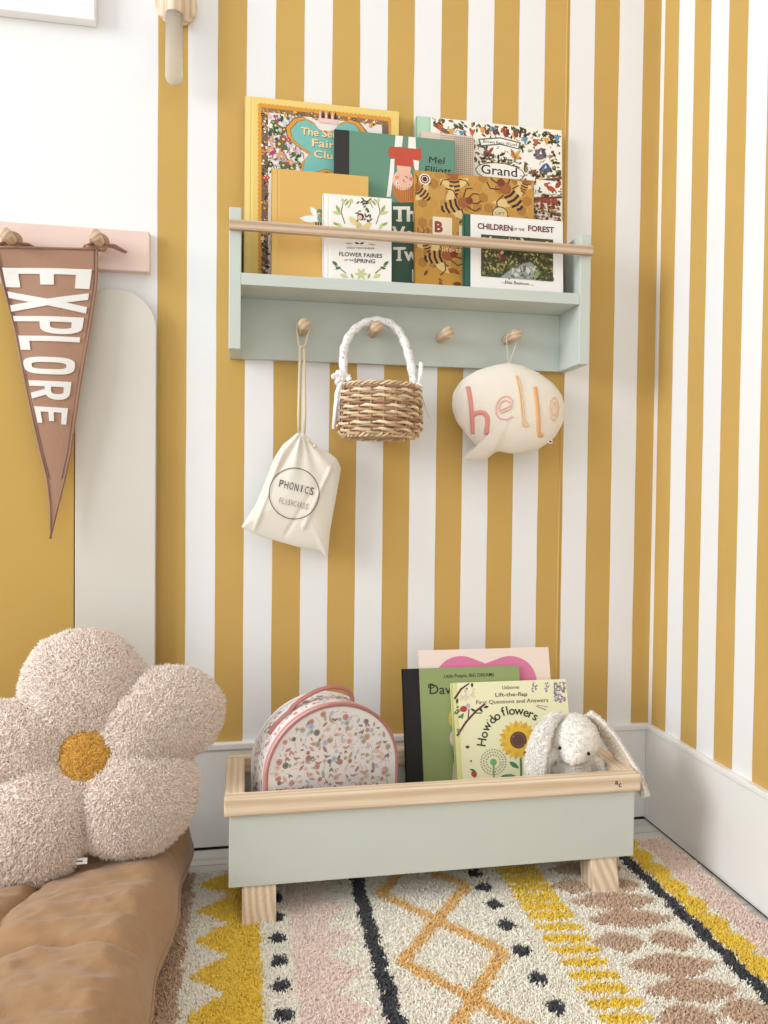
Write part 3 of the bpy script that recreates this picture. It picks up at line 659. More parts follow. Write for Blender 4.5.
a.emit(b, lambda x, z, h: (x, .0008-h, z+.002), .0001, 1e-6)
# side: arc length s, depth y
arc = np.array(D0); seglen = np.r_[0, np.cumsum(np.linalg.norm(np.diff(arc, axis=0), axis=1))]
def side(s, y, h):
    x = np.interp(s, seglen, arc[:, 0]); z = np.interp(s, seglen, arc[:, 1]); x2 = np.interp(s+.002, seglen, arc[:, 0]); z2 = np.interp(s+.002, seglen, arc[:, 1])
    d = np.array([x2-x, z2-z]); d /= np.linalg.norm(d)+1e-9; return (x-d[1]*h, y, z+.002+d[0]*h)
a = Art(); scatter(a, lambda s, y: .022 < y < BD-.008, .1, seglen[-1]-.08, .0, BD, .0092, .85); a.emit(b, side, .0004, 1e-6)
b.build('body', vcol('bag_canvas', .6, .15, 600), t)
PKC = S(184, 118, 110)
for y in (.0, BD):
    b = MB(); b.tube([(x, y+(.001 if y == 0 else -.001), z+.002) for x, z in D0], .0023, PKC if y == 0 else bagc, 8, True); b.build('piping', M_cloth, t)
b = MB(); 
for y, c, r_ in ((.011, S(214, 148, 138), .003), (.0165, S(226, 206, 204), .0018)):
    b.tube([side(s, y, -.0005) for s in np.linspace(.04, seglen[-1]-.04, 60)], r_, c, 6)
b.build('zip', M_cloth, t)
b = MB(); hp = [(-.064, BT-.020), (-.054, BT-.006), (-.036, BT+.006), (-.012, BT+.016), (.012, BT+.019), (.034, BT+.014), (.046, BT+.003), (.048, BT-.012), (.046, BT-.018)]
HP = np.array([(x, BD*.55, z) for x, z in hp])
tt = np.linspace(0, len(HP)-1, 50); HPs = np.stack([np.interp(tt, np.arange(len(HP)), HP[:, i]) for i in range(3)], 1)
for _ in range(4): HPs[1:-1] = (HPs[:-2]+HPs[1:-1]*2+HPs[2:])/4
b.tube(HPs, .0042, PKC, 10, flat=.8)
HB2 = HPs.copy(); HB2[:, 1] -= .001
for sgn in (-1, 1): b.tube(HPs+np.array([0, sgn*.0035, .0]), .0018, S(190, 112, 104), 6)
b.tube([side(s, BD*.55, .001) for s in np.linspace(seglen[len(D0)//2]-.105, seglen[len(D0)//2]-.05, 14)], .0062, PKC, 8, flat=.35)
b.build('handle', M_cloth, t)

# ------------------------------------------------------------------ toy rabbit
def meta(elems, res=.004, thr=.35):
    mbd = bpy.data.metaballs.new('m'); mbd.resolution = res; mbd.threshold = thr
    for co, r, sz, rot in elems:
        e = mbd.elements.new(type='ELLIPSOID'); e.co = co; e.radius = r; e.stiffness = 2
        e.size_x, e.size_y, e.size_z = sz; e.rotation = rot
    o = bpy.data.objects.new('m', mbd); COL.objects.link(o); dg = bpy.context.evaluated_depsgraph_get(); dg.update()
    me = o.evaluated_get(dg).to_mesh()
    V = np.array([v.co[:] for v in me.vertices]); F = [list(p.vertices) for p in me.polygons]
    o.evaluated_get(dg).to_mesh_clear(); bpy.data.objects.remove(o); bpy.data.metaballs.remove(mbd)
    return V, F
def ellipsoid(cen, rad, rot=None, nu=28, nv=18):
    V = []; F = []
    for j in range(1, nv):
        for i in range(nu):
            th = PI*j/nv; ph = 2*PI*i/nu; V.append((rad[0]*math.sin(th)*math.cos(ph), rad[1]*math.sin(th)*math.sin(ph), rad[2]*math.cos(th)))
    V += [(0, 0, rad[2]), (0, 0, -rad[2])]; V = np.array(V)
    for j in range(nv-2):
        for i in range(nu): F.append([j*nu+i, (j+1)*nu+i, (j+1)*nu+(i+1) % nu, j*nu+(i+1) % nu])
    T_, B_ = len(V)-2, len(V)-1
    for i in range(nu): F.append([T_, i, (i+1) % nu]); F.append([B_, (nv-2)*nu+(i+1) % nu, (nv-2)*nu+i])
    if rot is not None: V = V @ np.array(rot.to_matrix()).T
    return V+np.array(cen), F
def sample_mesh(V, F, n):
    T = []
    for f in F:
        for k in range(1, len(f)-1): T.append((f[0], f[k], f[k+1]))
    T = np.array(T); A = V[T[:, 0]]; B = V[T[:, 1]]; Cc = V[T[:, 2]]; cr = np.cross(B-A, Cc-A); ar = np.linalg.norm(cr, axis=1)
    idx = rng.choice(len(T), n, p=ar/ar.sum()); r1 = np.sqrt(rng.random(n))[:, None]; r2 = rng.random(n)[:, None]
    P = (1-r1)*A[idx]+r1*(1-r2)*B[idx]+r1*r2*Cc[idx]; Nn = cr[idx]/(ar[idx][:, None]+1e-12); return P, Nn
RY = -.205
hd = on(574.5, 737.5, 1, RY); RBZ = CBZ
t = thing('toy_rabbit', 'cream plush toy rabbit with long floppy ears peeking over the crate rim', 'soft toy', (hd[0], RY, RBZ))
h0 = hd[2]-RBZ
E_ = []
from mathutils import Euler, Quaternion
q0 = Quaternion((1, 0, 0, 0))
hV, hF = ellipsoid((0, 0, 0), (1, 1, 1), nu=40, nv=28)
# head: egg with a muzzle, drawn from one sphere
Hd = hV.copy()
x, y, z = Hd[:, 0].copy(), Hd[:, 1].copy(), Hd[:, 2].copy()
k = 1+.10*np.clip(-z, 0, 1)
Hd[:, 0] = .0335*x*(1-.14*np.clip(z, 0, 1)-.10*np.clip(-z, 0, 1)); Hd[:, 1] = .034*y; Hd[:, 2] = .031*z
mz = np.exp(-((Hd[:, 0]/.016)**2+((Hd[:, 2]+.017)/.012)**2))*(Hd[:, 1] < 0); Hd[:, 1] -= .013*mz
Hd *= 1.22; hrot = Euler((.12, .12, -.40)).to_matrix(); Hd = Hd @ np.array(hrot).T+np.array([0, 0, h0])
CRW = S(248, 243, 233)
body, bF = ellipsoid((-.001, .004, .072), (.041, .031, .078), None)
def limb(P, R_, seg=14):
    mbb = MB(); mbb.tube(P, R_, CRW, seg); return np.concatenate(mbb.v), mbb.f
def remesh_union(parts, vox, name, parent, mt, fur=0, flen=.003, furcol=CRW, sm=6):
    b = MB()
    for V, F in parts: b.add(V, F, CRW, True)
    o = b.build(name, mt, parent, fix=True)
    md = o.modifiers.new('r', 'REMESH'); md.mode = 'VOXEL'; md.voxel_size = vox; md.use_smooth_shade = True
    ms = o.modifiers.new('s', 'SMOOTH'); ms.iterations = sm; ms.factor = .5
    dg = bpy.context.evaluated_depsgraph_get(); dg.update(); me = bpy.data.meshes.new_from_object(o.evaluated_get(dg))
    o.modifiers.clear(); o.data = me; me.materials.clear(); me.materials.append(mt)
    V = np.array([v.co[:] for v in me.vertices]); F = [list(p.vertices) for p in me.polygons]
    for at in [a_ for a_ in me.color_attributes]: me.color_attributes.remove(at)
    a_ = me.color_attributes.new('Col', 'FLOAT_COLOR', 'POINT'); a_.data.foreach_set('color', np.tile([*CRW, 1], (len(V), 1)).ravel())
    return o, V, F
arm = limb([(-.020, .0, .128), (-.034, -.002, .136), (-.047, -.004, .132), (-.058, -.006, .118), (-.062, -.008, .098)], [.012, .011, .011, .011, .009])
arm2 = limb([(.020, -.002, .128), (.038, -.006, .120), (.046, -.012, .098)], [.012, .011, .009])
lg1 = limb([(-.018, 0, .02), (-.026, -.02, .016), (-.03, -.032, .018)], [.016, .014, .013]); lg2 = limb([(.018, 0, .02), (.026, -.02, .016), (.03, -.032, .018)], [.016, .014, .013])
neck = ellipsoid((0, .003, h0-.045), (.028, .026, .034))
M_plush = vcol('plush', .95, .4, 900, sheen=.3)
ob, V, F = remesh_union([(Hd, hF), (body, bF), arm, arm2, lg1, lg2, neck], .0025, 'body', t, M_plush)
P, Nn = sample_mesh(V, F, 9000)
fc = np.array(CRW)*rng.uniform(.88, 1.08, (9000, 1)); 
fur = link_mesh('fur', tufts(P-Nn*.0005, Nn+rng.normal(size=P.shape)*.6, .0034, .0008, np.clip(fc, 0, 1)), M_yarn, ob); tag(fur, kind='stuff')
hr = np.array(hrot)
def onhead(x, z, out=.0):
    x /= 1.0
    y = -.034*math.sqrt(max(0, 1-(x/.0335)**2-(z/.031)**2))-.013*math.exp(-((x/.016)**2+((z+.017)/.012)**2)); return hr @ (np.array([x, y-out, z])*1.22)+np.array([0, 0, h0])
for ex in (-.0195, .0195):
    b = MB(); V_, F_ = ellipsoid(onhead(ex*.95, -.0050, .0015), (.0028, .0022, .003), nu=12, nv=8); b.add(V_, F_, S(24, 22, 24), True); b.build('eye', vcol('bead', .15), t)
b = MB(); V_, F_ = ellipsoid(onhead(0, -.0185, .001), (.0052, .003, .0032), nu=14, nv=8); b.add(V_, F_, S(228, 196, 184), True); b.build('nose', M_plush, t)
def ear(P, W, Tn, inner_side):
    P = np.array(P, float); tt = np.linspace(0, len(P)-1, 26); Q = np.stack([np.interp(tt, np.arange(len(P)), P[:, i]) for i in range(3)], 1); w = np.interp(tt, np.arange(len(W)), W)
    for _ in range(3): Q[1:-1] = (Q[:-2]+2*Q[1:-1]+Q[2:])/4; w[1:-1] = (w[:-2]+2*w[1:-1]+w[2:])/4
    b = MB(); sg = 20; V = []; T = np.gradient(Q, axis=0); T /= np.linalg.norm(T, axis=1)[:, None]
    for i in range(len(Q)):
        nrm = np.array(inner_side, float); nrm -= T[i]*np.dot(nrm, T[i]); nrm /= np.linalg.norm(nrm); sd = np.cross(T[i], nrm)
        for k in range(sg):
            q = 2*PI*k/sg; V.append(Q[i]+w[i]*math.cos(q)*sd+Tn*min(1, w[i]/.008)*math.sin(q)*nrm-nrm*(.35*w[i]*(1-math.cos(q)**2) if math.sin(q) > 0 else -0)*.5)
    V = np.array(V); F = [[i*sg+k, i*sg+(k+1) % sg, (i+1)*sg+(k+1) % sg, (i+1)*sg+k] for i in range(len(Q)-1) for k in range(sg)]+[list(range(sg))[::-1], [(len(Q)-1)*sg+k for k in range(sg)]]
    cols = np.tile(CRW, (len(V), 1)); 
    for i in range(1, len(Q)-1):
        for k in range(sg):
            if 2 <= k <= sg//2-2: cols[i*sg+k] = S(214, 196, 174)
    b.add(V, F, cols, True); o = b.build('ear', M_plush, t, fix=True)
    P_, N_ = sample_mesh(V, F, 3500); 
    cen = Q[np.argmin(((P_[:, None]-Q[None])**2).sum(2), 1)]; N_ = np.where((((P_-cen)*N_).sum(1) < 0)[:, None], -N_, N_)
    ins = (N_ @ (np.array(inner_side)/np.linalg.norm(inner_side))) > .5
    keep = ~ins | (rng.random(len(P_)) < .15); P_, N_ = P_[keep], N_[keep]
    f = link_mesh('fur', tufts(P_, N_+rng.normal(size=P_.shape)*.5, .0032, .0008, np.clip(np.array(CRW)*rng.uniform(.9, 1.08, (len(P_), 1)), 0, 1)), M_yarn, o); tag(f, kind='stuff'); return o
def rel(u, v, y): return on(u, v, 1, y)-np.array([hd[0], RY, RBZ])
ear([rel(560, 714, -.200), rel(549, 722, -.212), rel(541, 737, -.222), rel(536, 755, -.226), rel(535, 776, -.227), rel(536, 790, -.226)], [.007, .011, .0155, .018, .017, .008], .0055, (.7, .7, 0))
ear([rel(588, 714, -.200), rel(596, 721, -.205), rel(609, 737, -.215), rel(621, 756, -.226), rel(636, 777, -.245), rel(645, 797, -.262)], [.009, .0135, .017, .0175, .0145, .007], .0060, (-.75, -.5, -.55))

# ------------------------------------------------------------------ inflated shapes
def resample(P, n):
    P = np.array(P, float); Q = np.vstack([P, P[:1]]); L = np.r_[0, np.cumsum(np.linalg.norm(np.diff(Q, axis=0), axis=1))]
    s = np.linspace(0, L[-1], n, endpoint=False); return np.stack([np.interp(s, L, Q[:, 0]), np.interp(s, L, Q[:, 1])], 1)
def smooth_loop(P, k):
    for _ in range(k): P = (np.roll(P, 1, 0)+2*P+np.roll(P, -1, 0))/4
    return P
def inflate(b, O, c0, y0, front, back, col, rings=26):
    """O outline (n,2) xz; front(x,z,s), back(x,z,s) heights"""
    n = len(O); V = []; F = []
    ss = 1-(1-np.linspace(0, 1, rings))**1.6
    for side_, fn in ((-1, front), (1, back)):
        base = len(V)
        for s in ss[1:]:
            for p in O: x, z = c0+(p-c0)*s; V.append((x, y0+side_*fn(x, z, s), z))
        V.append((c0[0], y0+side_*fn(c0[0], c0[1], 0.), c0[1])); ce = len(V)-1
        for j in range(rings-2):
            for i in range(n):
                f = [base+j*n+i, base+j*n+(i+1) % n, base+(j+1)*n+(i+1) % n, base+(j+1)*n+i]; F.append(f if side_ < 0 else f[::-1])
        for i in range(n): f = [ce, base+(i+1) % n, base+i]; F.append(f[::-1] if side_ < 0 else f)
    b.add(V, F, col, True)

# hello cushion
HY = -.046
hpx = [(440+x/5.486, 320+y/5.486) for x, y in [(68, 480), (74, 400), (118, 332), (200, 280), (300, 250), (375, 238), (450, 252), (540, 292), (620, 350), (665, 410), (682, 475), (674, 560), (630, 640), (545, 705), (400, 732), (312, 716), (285, 735), (258, 760), (190, 768), (115, 764), (170, 735), (212, 695), (150, 628), (92, 555)]]
O = resample([on(u, v, 1, HY)[[0, 2]] for u, v in hpx], 200); O = smooth_loop(O, 4); c0 = np.array(on(510, 408, 1, HY)[[0, 2]])
HT = .026
def hfront(x, z, s): return HT*(1-s**2.4)**.6+.0008*math.sin(x*180+z*90)*s*(1-s)
t = thing('speech_bubble_cushion', 'cream felt speech bubble cushion reading hello, hanging from the last shelf peg', 'cushion', (0, 0, 0))
b = MB(); inflate(b, O, c0, HY, hfront, lambda x, z, s: .018*(1-s**2.4)**.6, S(240, 231, 216)); 
M_felt = vcol('felt', .95, .6, 700, sheen=.3); b.build('body', M_felt, t, fix=True)
b = MB(); b.tube([(p[0], HY, p[1]) for p in O], .0011, S(236, 226, 206), 6, True); b.build('piping', M_felt, t)
th_o = np.arctan2(O[:, 1]-c0[1], O[:, 0]-c0[0]); rr_o = np.linalg.norm(O-c0, axis=1); oi = np.argsort(th_o)
def sval(x, z):
    tt_ = math.atan2(z-c0[1], x-c0[0]); r_ = math.hypot(x-c0[0], z-c0[1]); return min(1, r_/np.interp(tt_, th_o[oi], rr_o[oi], period=2*PI))
def stroke_letter(name, strokes, w, col, filled=True):
    b = MB()
    for P in strokes:
        P = np.array([(440+x/5.486, 320+y/5.486) for x, y in P], float); tt = np.linspace(0, len(P)-1, max(12, len(P)*5)); Q = np.stack([np.interp(tt, np.arange(len(P)), P[:, i]) for i in range(2)], 1)
        for _ in range(3): Q[1:-1] = (Q[:-2]+2*Q[1:-1]+Q[2:])/4
        XZ = [on_plane(u, v, (0, HY-HT*.85, 0), np.array([0, 1., 0]))[[0, 2]] for u, v in Q]
        b.tube([(x, HY-hfront(x, z, sval(x, z))-.0004, z) for x, z in XZ], w, col, 8, flat=.45 if filled else 1, up=(0, 1, 0))
    b.build(name, M_felt, t)
stroke_letter('letter_h', [[(162, 362), (172, 440), (185, 560), (193, 622)], [(180, 525), (205, 508), (240, 508), (262, 535), (258, 628)]], .0044, S(238, 146, 136))
e1 = [(318, 500), (385, 470), (392, 440), (365, 418), (330, 425), (305, 460), (300, 510), (325, 542), (360, 548), (395, 530)]
e1_ = e1
stroke_letter('letter_e', [e1, [(328, 512), (390, 485), (380, 452), (350, 440), (325, 455), (318, 490)]], .0016, S(240, 190, 178), False)
stroke_letter('letter_l', [[(418, 308), (432, 400), (448, 588), (490, 580), (462, 560), (450, 470), (432, 305), (418, 308)]], .0017, S(240, 200, 146), False); stroke_letter('letter_l', [[(520, 366), (532, 480), (545, 635), (572, 632)]], .0042, S(238, 172, 112))
stroke_letter('letter_o', [[(628, 420), (602, 445), (598, 495), (610, 540), (635, 552), (658, 520), (662, 470), (645, 428), (628, 420)], [(630, 448), (616, 480), (622, 520), (640, 525), (648, 490), (640, 455), (630, 448)]], .0016, S(240, 200, 164), False)
hp_ = SP[3]; tp = on(508.3, 363.5, 1, HY)
b = MB(); pz = hp_[2]; 
b.tube([(tp[0], HY, tp[2]-.002), (hp_[0]-.0108, -.046, pz-.004), (hp_[0]-.0085, -.046, pz+.0075), (hp_[0], -.046, pz+.0112), (hp_[0]+.0085, -.046, pz+.0075), (hp_[0]+.0108, -.046, pz-.004), (tp[0]+.001, HY, tp[2]-.002)], .0007, S(236, 228, 208), 6); b.build('hanging_loop', M_felt, t)
b = MB(); q = on(550, 442, 1, HY)[[0, 2]]; b.box(q[0]-.004, q[0]+.004, HY-.002, HY-.001, q[1]-.003, q[1]+.004, .0003, S(244, 244, 240)); b.box(q[0]-.002, q[0]+.002, HY-.0024, HY-.0019, q[1]-.001, q[1]+.002, 0, S(60, 60, 60)); b.build('label', M_vc, t)

# drawstring bag
DY = -.042
dpx = [(240+x/6.98, 420+y/6.98) for x, y in [(408, 82), (350, 130), (300, 170), (240, 262), (180, 420), (110, 590), (45, 690), (8, 748), (100, 795), (230, 838), (400, 885), (555, 912), (612, 958), (628, 780), (652, 640), (690, 430), (706, 335), (675, 268), (600, 215), (530, 180), (485, 142), (440, 80)]]
O2 = resample([on(u, v, 1, DY)[[0, 2]] for u, v in dpx], 220); O2 = smooth_loop(O2, 1); c2 = np.array(on(296, 493, 1, DY)[[0, 2]])
nk = np.array(on(301.5, 431, 1, DY)[[0, 2]])
ax_d = np.array(on(281, 545, 1, DY)[[0, 2]])-nk; ax_d /= np.linalg.norm(ax_d)
def dfold(x, z):
    d = np.array([x, z])-nk; r_ = np.linalg.norm(d)+1e-6; cth = math.atan2(d[0]*ax_d[1]-d[1]*ax_d[0], d @ ax_d)
    f = math.exp(-r_/.05)*.0055*math.sin(cth*14+.6)+.0022*math.exp(-r_/.14)*math.sin(cth*9+1+r_*20)
    for (u, v, u2, v2, am) in ((303, 527, 330, 468, .003), (254, 530, 283, 450, .0032), (262, 500, 296, 440, -.002), (285, 535, 312, 490, -.0018)):
        A = np.array(on(u, v, 1, DY)[[0, 2]]); B = np.array(on(u2, v2, 1, DY)[[0, 2]]); ab = B-A; L_ = np.linalg.norm(ab); w = np.array([x, z])-A; s_ = np.clip(w @ ab/L_**2, 0, 1); dd = np.linalg.norm(w-ab*s_); f += am*math.exp(-(dd/.0035)**2)
    return f
def dfront(x, z, s): return .012*(1-s**3)**.7+dfold(x, z)*(1-s**8)+.001
t = thing('drawstring_bag', 'natural cotton drawstring bag printed with a circle, hanging from the first shelf peg', 'bag', (0, 0, 0))
CTN = S(234, 227, 212)
b = MB(); inflate(b, O2, c2, DY, dfront, lambda x, z, s: .012*(1-s**3)**.7+.001, CTN, 34)
th2 = np.arctan2(O2[:, 1]-c2[1], O2[:, 0]-c2[0]); rr2 = np.linalg.norm(O2-c2, axis=1); oi2 = np.argsort(th2)
def s2(x, z): return min(1, math.hypot(x-c2[0], z-c2[1])/np.interp(math.atan2(z-c2[1], x-c2[0]), th2[oi2], rr2[oi2], period=2*PI))
a = Art(lambda u, v: tuple(on(240+u/6.98, 420+v/6.98, 1, DY-.013)[[0, 2]]))
a.line([(378+174*math.cos(q), 513+178*math.sin(q)) for q in np.linspace(0, 2*PI, 61)], 5, S(70, 66, 60))
ch = 'PHONICS'
for i, c_ in enumerate(ch): a.text(c_, 283+i*35.5, 468+i*9.0, 52-2*(i % 2), S(64, 60, 56), w=None if c_ in 'I' else 27, ang=.22, bold=.0)
for i, c_ in enumerate('FLASHCARDS'): a.text(c_, 278+i*20.5, 580+i*4.8, 40, S(150, 142, 128), w=14, ang=.2)
a.emit(b, lambda x, z, h: (x, DY-dfront(x, z, s2(x, z))-.0014-h, z))
b.build('pouch', vcol('cotton', .95, .5, 1400), t, fix=True)
b = MB(); p1 = SP[0]; yk = -.042; kx, _, kz = on(302, 347, 1, yk)
for sx in (-1, 1):
    q = np.array([(nk[0]+sx*.0045, DY-.001, nk[1]-.004), (nk[0]+sx*.0055, DY-.004, nk[1]+.03), (kx+sx*.0035, yk-.002, kz-.002), (kx+sx*.006, yk, kz+.006), (p1[0]+sx*.0108, yk, p1[2]-.004), (p1[0]+sx*.0095, yk, p1[2]+.006), (p1[0], yk, p1[2]+.0115)]); b.tube(q, [.0026, .0026, .0026, .0022, .0022, .0022, .0022], S(226, 208, 178), 6)
V_, F_ = ellipsoid((kx, yk-.003, kz), (.0045, .0035, .0035), nu=12, nv=8); b.add(V_, F_, S(222, 200, 166), True)
for (u, v) in ((309, 440), (315, 446)):
    q = on(u, v, 1, DY-.012); V_, F_ = ellipsoid(q, (.003, .003, .0035), nu=10, nv=8); b.add(V_, F_, S(224, 206, 172), True)
b.build('drawstring', M_cloth, t)

# ------------------------------------------------------------------ wicker basket
BY = -.080
bc = on(379.5, 410, 1, BY); zt = on(379, 381.5, 1, BY-.065)[2]; zbm = on(379, 435.5, 1, BY-.055)[2]
rt_ = (on(419.5, 395, 1, BY)[0]-on(340.5, 395, 1, BY)[0])/2
t = thing('wicker_basket', 'small round wicker basket with fabric-wrapped handle hanging under the shelf', 'basket', (bc[0], BY, zbm))
Hh = zt-zbm; ry = min(rt_, .070)
def brad(f): return rt_*(.965+.06*math.sin(f*PI*.8+.5)-.10*max(0, .18-f)/.18)
NS = 21; b = MB(); rows = 15
WC = [S(206, 172, 130), S(226, 198, 158), S(184, 144, 104), S(236, 212, 176), S(164, 118, 84)]
for r_ in range(rows):
    f = (r_+.9)/(rows+1.1); z = f*Hh; pts = []; cs = []
    for k in range(NS*5):
        q = 2*PI*k/(NS*5); w = math.sin(q*NS/2+r_*PI)
        rr = brad(f)+.0030*w; pts.append((rr*math.cos(q), rr*ry/rt_*math.sin(q), z+.0012*math.cos(q*NS/2+r_*PI)))
    n0 = b.n; b.tube(pts, .0027, WC[r_ % 5], 6, True)
    cc = b.c[-1]; k = len(cc)//6; nv = np.repeat(np.interp(np.arange(k), np.arange(0, k+8, 8), rng.uniform(.75, 1.2, k//8+1+(1 if (k+8) % 8 == 0 else 0))[:len(np.arange(0, k+8, 8))]) if False else .85+.3*rng.random(k), 6)
    b.c[-1] = np.clip(cc*nv[:len(cc), None], 0, 1)
b.build('weave', vcol('willow', .5, .2, 500), t)
b = MB()
for k in range(NS):
    q = 2*PI*(k+.5)/NS; b.tube([(brad(f)*math.cos(q), brad(f)*ry/rt_*math.sin(q), f*Hh) for f in np.linspace(.02, .98, 8)], .0018, WC[2], 6)
b.lathe([(rt_*.86, .002), (rt_*.9, .004), (rt_*.86, .007)], seg=32, col=WC[2])
b.build('stake_frame', vcol('willow_stakes', .5), t)
def braid(z, rr, thick, ph, tilt=1):
    b = MB()
    for s_ in range(3):
        pts = []
        for k in range(120):
            q = 2*PI*k/120; o_ = q*13+s_*2*PI/3+ph; R2 = rr+thick*.9*math.cos(o_); pts.append((R2*math.cos(q), R2*ry/rt_*math.sin(q), z+thick*1.05*math.sin(o_)))
        b.tube(pts, thick*.62, WC[(s_*2+1) % 5], 6, True)
    return b
braid(Hh-.001, brad(1.), .0027, 0).build('rim', vcol('willow_rim', .5), t); braid(.003, brad(0)*.985, .0033, 1).build('base_rim', vcol('willow_base', .5), t)
hpx2 = [(344.5, 384), (343, 362), (344, 347), (350, 334), (361, 324), (376, 319.5), (391, 323), (401, 334), (407, 348), (411, 364), (414, 384)]
pp = SP[1]; Pn = []
for i, (u, v) in enumerate(hpx2):
    f = min(1, max(0, (384-v)/62)); yy = BY*(1-f)+(-.050)*f; Pn.append(on(u, v, 1, yy)-np.array([bc[0], BY, zbm]))
Pn = np.array(Pn); tt = np.linspace(0, len(Pn)-1, 60); HQ = np.stack([np.interp(tt, np.arange(len(Pn)), Pn[:, i]) for i in range(3)], 1)
for _ in range(5): HQ[1:-1] = (HQ[:-2]+2*HQ[1:-1]+HQ[2:])/4
zmin_ = pp[2]+.0098+.0065-zbm
b = MB(); FW_ = S(240, 238, 236); b.tube(HQ, [.0074+.0008*math.sin(i*1.3) for i in range(60)], FW_, 12)
for i in range(260):
    k = random.randint(1, 58); q = R(0, 2*PI); T_ = HQ[k+1]-HQ[k-1]; T_ /= np.linalg.norm(T_); A_ = np.cross(T_, (0, 1, 0)); A_ /= np.linalg.norm(A_); B_ = np.cross(T_, A_)
    d = math.cos(q)*A_+math.sin(q)*B_; ctr = HQ[k]+d*.0084+T_*R(-.002, .002); s_ = .0008; e1_ = np.cross(d, T_)
    b.add([ctr+s_*(math.cos(2*PI*j/6)*T_+math.sin(2*PI*j/6)*e1_) for j in range(6)], [list(range(6))], S(90, 90, 100) if i % 3 else S(190, 150, 140))
hnd = b.build('handle', M_cloth, t)
def bow(u, v, sgn):
    b = MB(); c_ = on(u, v, 1, BY-.012)-np.array([bc[0], BY, zbm])
    for k in range(26 if sgn < 0 else 8):
        q = R(0, 2*PI); r_ = R(.002, .014 if sgn < 0 else .006); p = c_+np.array([r_*math.cos(q), R(-.004, .004), r_*.8*math.sin(q)]); V_, F_ = ellipsoid(p, (R(.004, .007), R(.002, .005), R(.004, .007)), Euler((R(0, 3), R(0, 3), R(0, 3))), 10, 7); b.add(V_, F_, FW_, True)
    if sgn < 0:
        for (du, dv) in ((-8, 50), (-3, 42), (-6, 30)):
            e = on(u+du, v+dv, 1, BY-.014)-np.array([bc[0], BY, zbm]); b.tube([c_, (c_+e)/2+np.array([-.003, -.003, 0]), e], [.006, .0058, .0045], FW_, 8, flat=.3)
    else:
        e = on(421, 364, 1, BY-.012)-np.array([bc[0], BY, zbm]); b.tube([c_, (c_+e)/2+np.array([.002, 0, 0]), e, e+np.array([-.002, 0, .004])], [.004, .008, .007, .002], FW_, 10, flat=.5)
        e = on(429, 418, 1, BY-.012)-np.array([bc[0], BY, zbm]); b.tube([c_, (c_+e)/2+np.array([.001, 0, 0]), e], [.003, .0032, .001], FW_, 8, flat=.3)
    b.build('bow', M_cloth, t)
bow(341, 379, -1); bow(418, 386, 1)

# ------------------------------------------------------------------ pennant
PY = -.052
def qx(x, y): return (x/3.011, 210+y/3.011)
TAN = S(170, 126, 100)
Lf = [(-24, 105), (0, 215), (40, 360), (68, 500), (95, 640), (115, 730), (135, 810), (145, 890), (150, 990)]; Rf = [(294, 112), (292, 215), (272, 360), (248, 500), (226, 640), (212, 730), (195, 810), (176, 890), (153, 990)]
def pf(s, k): 
    i = np.arange(len(Lf)); L_ = (np.interp(s, i, [p[0] for p in Lf]), np.interp(s, i, [p[1] for p in Lf])); R_ = (np.interp(s, i, [p[0] for p in Rf]), np.interp(s, i, [p[1] for p in Rf]))
    return (L_[0]*(1-k)+R_[0]*k, L_[1]*(1-k)+R_[1]*k)
def pyd(u, v): return PY+.003*math.sin(u*.07+1)*min(1, (v-240)/60 if v > 240 else 0)+.00002*(v-240)+.004*math.sin(v*.03)
t = thing('pennant', 'brown felt pennant reading EXPLORE in white letters, tied to the pink rail', 'pennant')
b = MB(); ns, nk_ = 60, 20; V = []
for side_ in (0, 1):
    for j in range(ns+1):
        for i in range(nk_+1):
            u, v = qx(*pf(8*j/ns, i/nk_)); p = on(u, v, 1, PY); V.append((p[0], pyd(u, v)+side_*.0022, p[2]))
W1 = nk_+1; off = (ns+1)*W1; F = []
for j in range(ns):
    for i in range(nk_):
        a0 = j*W1+i; F.append([a0, a0+W1, a0+W1+1, a0+1]); F.append([off+a0, off+a0+1, off+a0+W1+1, off+a0+W1])
    for i in (0, nk_): a0 = j*W1+i; F.append([a0, a0+off, a0+off+W1, a0+W1])
for i in range(nk_): F.append([i, i+1, i+1+off, i+off]); a0 = ns*W1+i; F.append([a0, a0+1, a0+1+off, a0+off])
b.add(V, F, TAN, True)
M_suede = vcol('suede', .8, .5, 260, sheen=.3)
ban = b.build('banner', M_suede, t, fix=True)
def onpen(x, y, h): u, v = qx(x, y); p = on(u, v, 1, PY); return (p[0], pyd(u, v)-h, p[2])
b = MB()
for ed, sg in ((Lf, 1), (Rf, -1)): b.tube([onpen(x+sg*4, y, .0006) for x, y in ed], .0014, mx(TAN, .86), 6); b.tube([onpen(x+sg*12, y, .0004) for x, y in ed[:-2]], .0005, mx(TAN, .6), 4)
b.tube([onpen(x, 110+x*.02, .001) for x in np.linspace(-22, 292, 12)], .0016, mx(TAN, .86), 6); b.tube([onpen(x, 168+x*.05, .0006) for x in np.linspace(-8, 288, 12)], .0006, mx(TAN, .6), 4)
b.build('edging', M_suede, t)
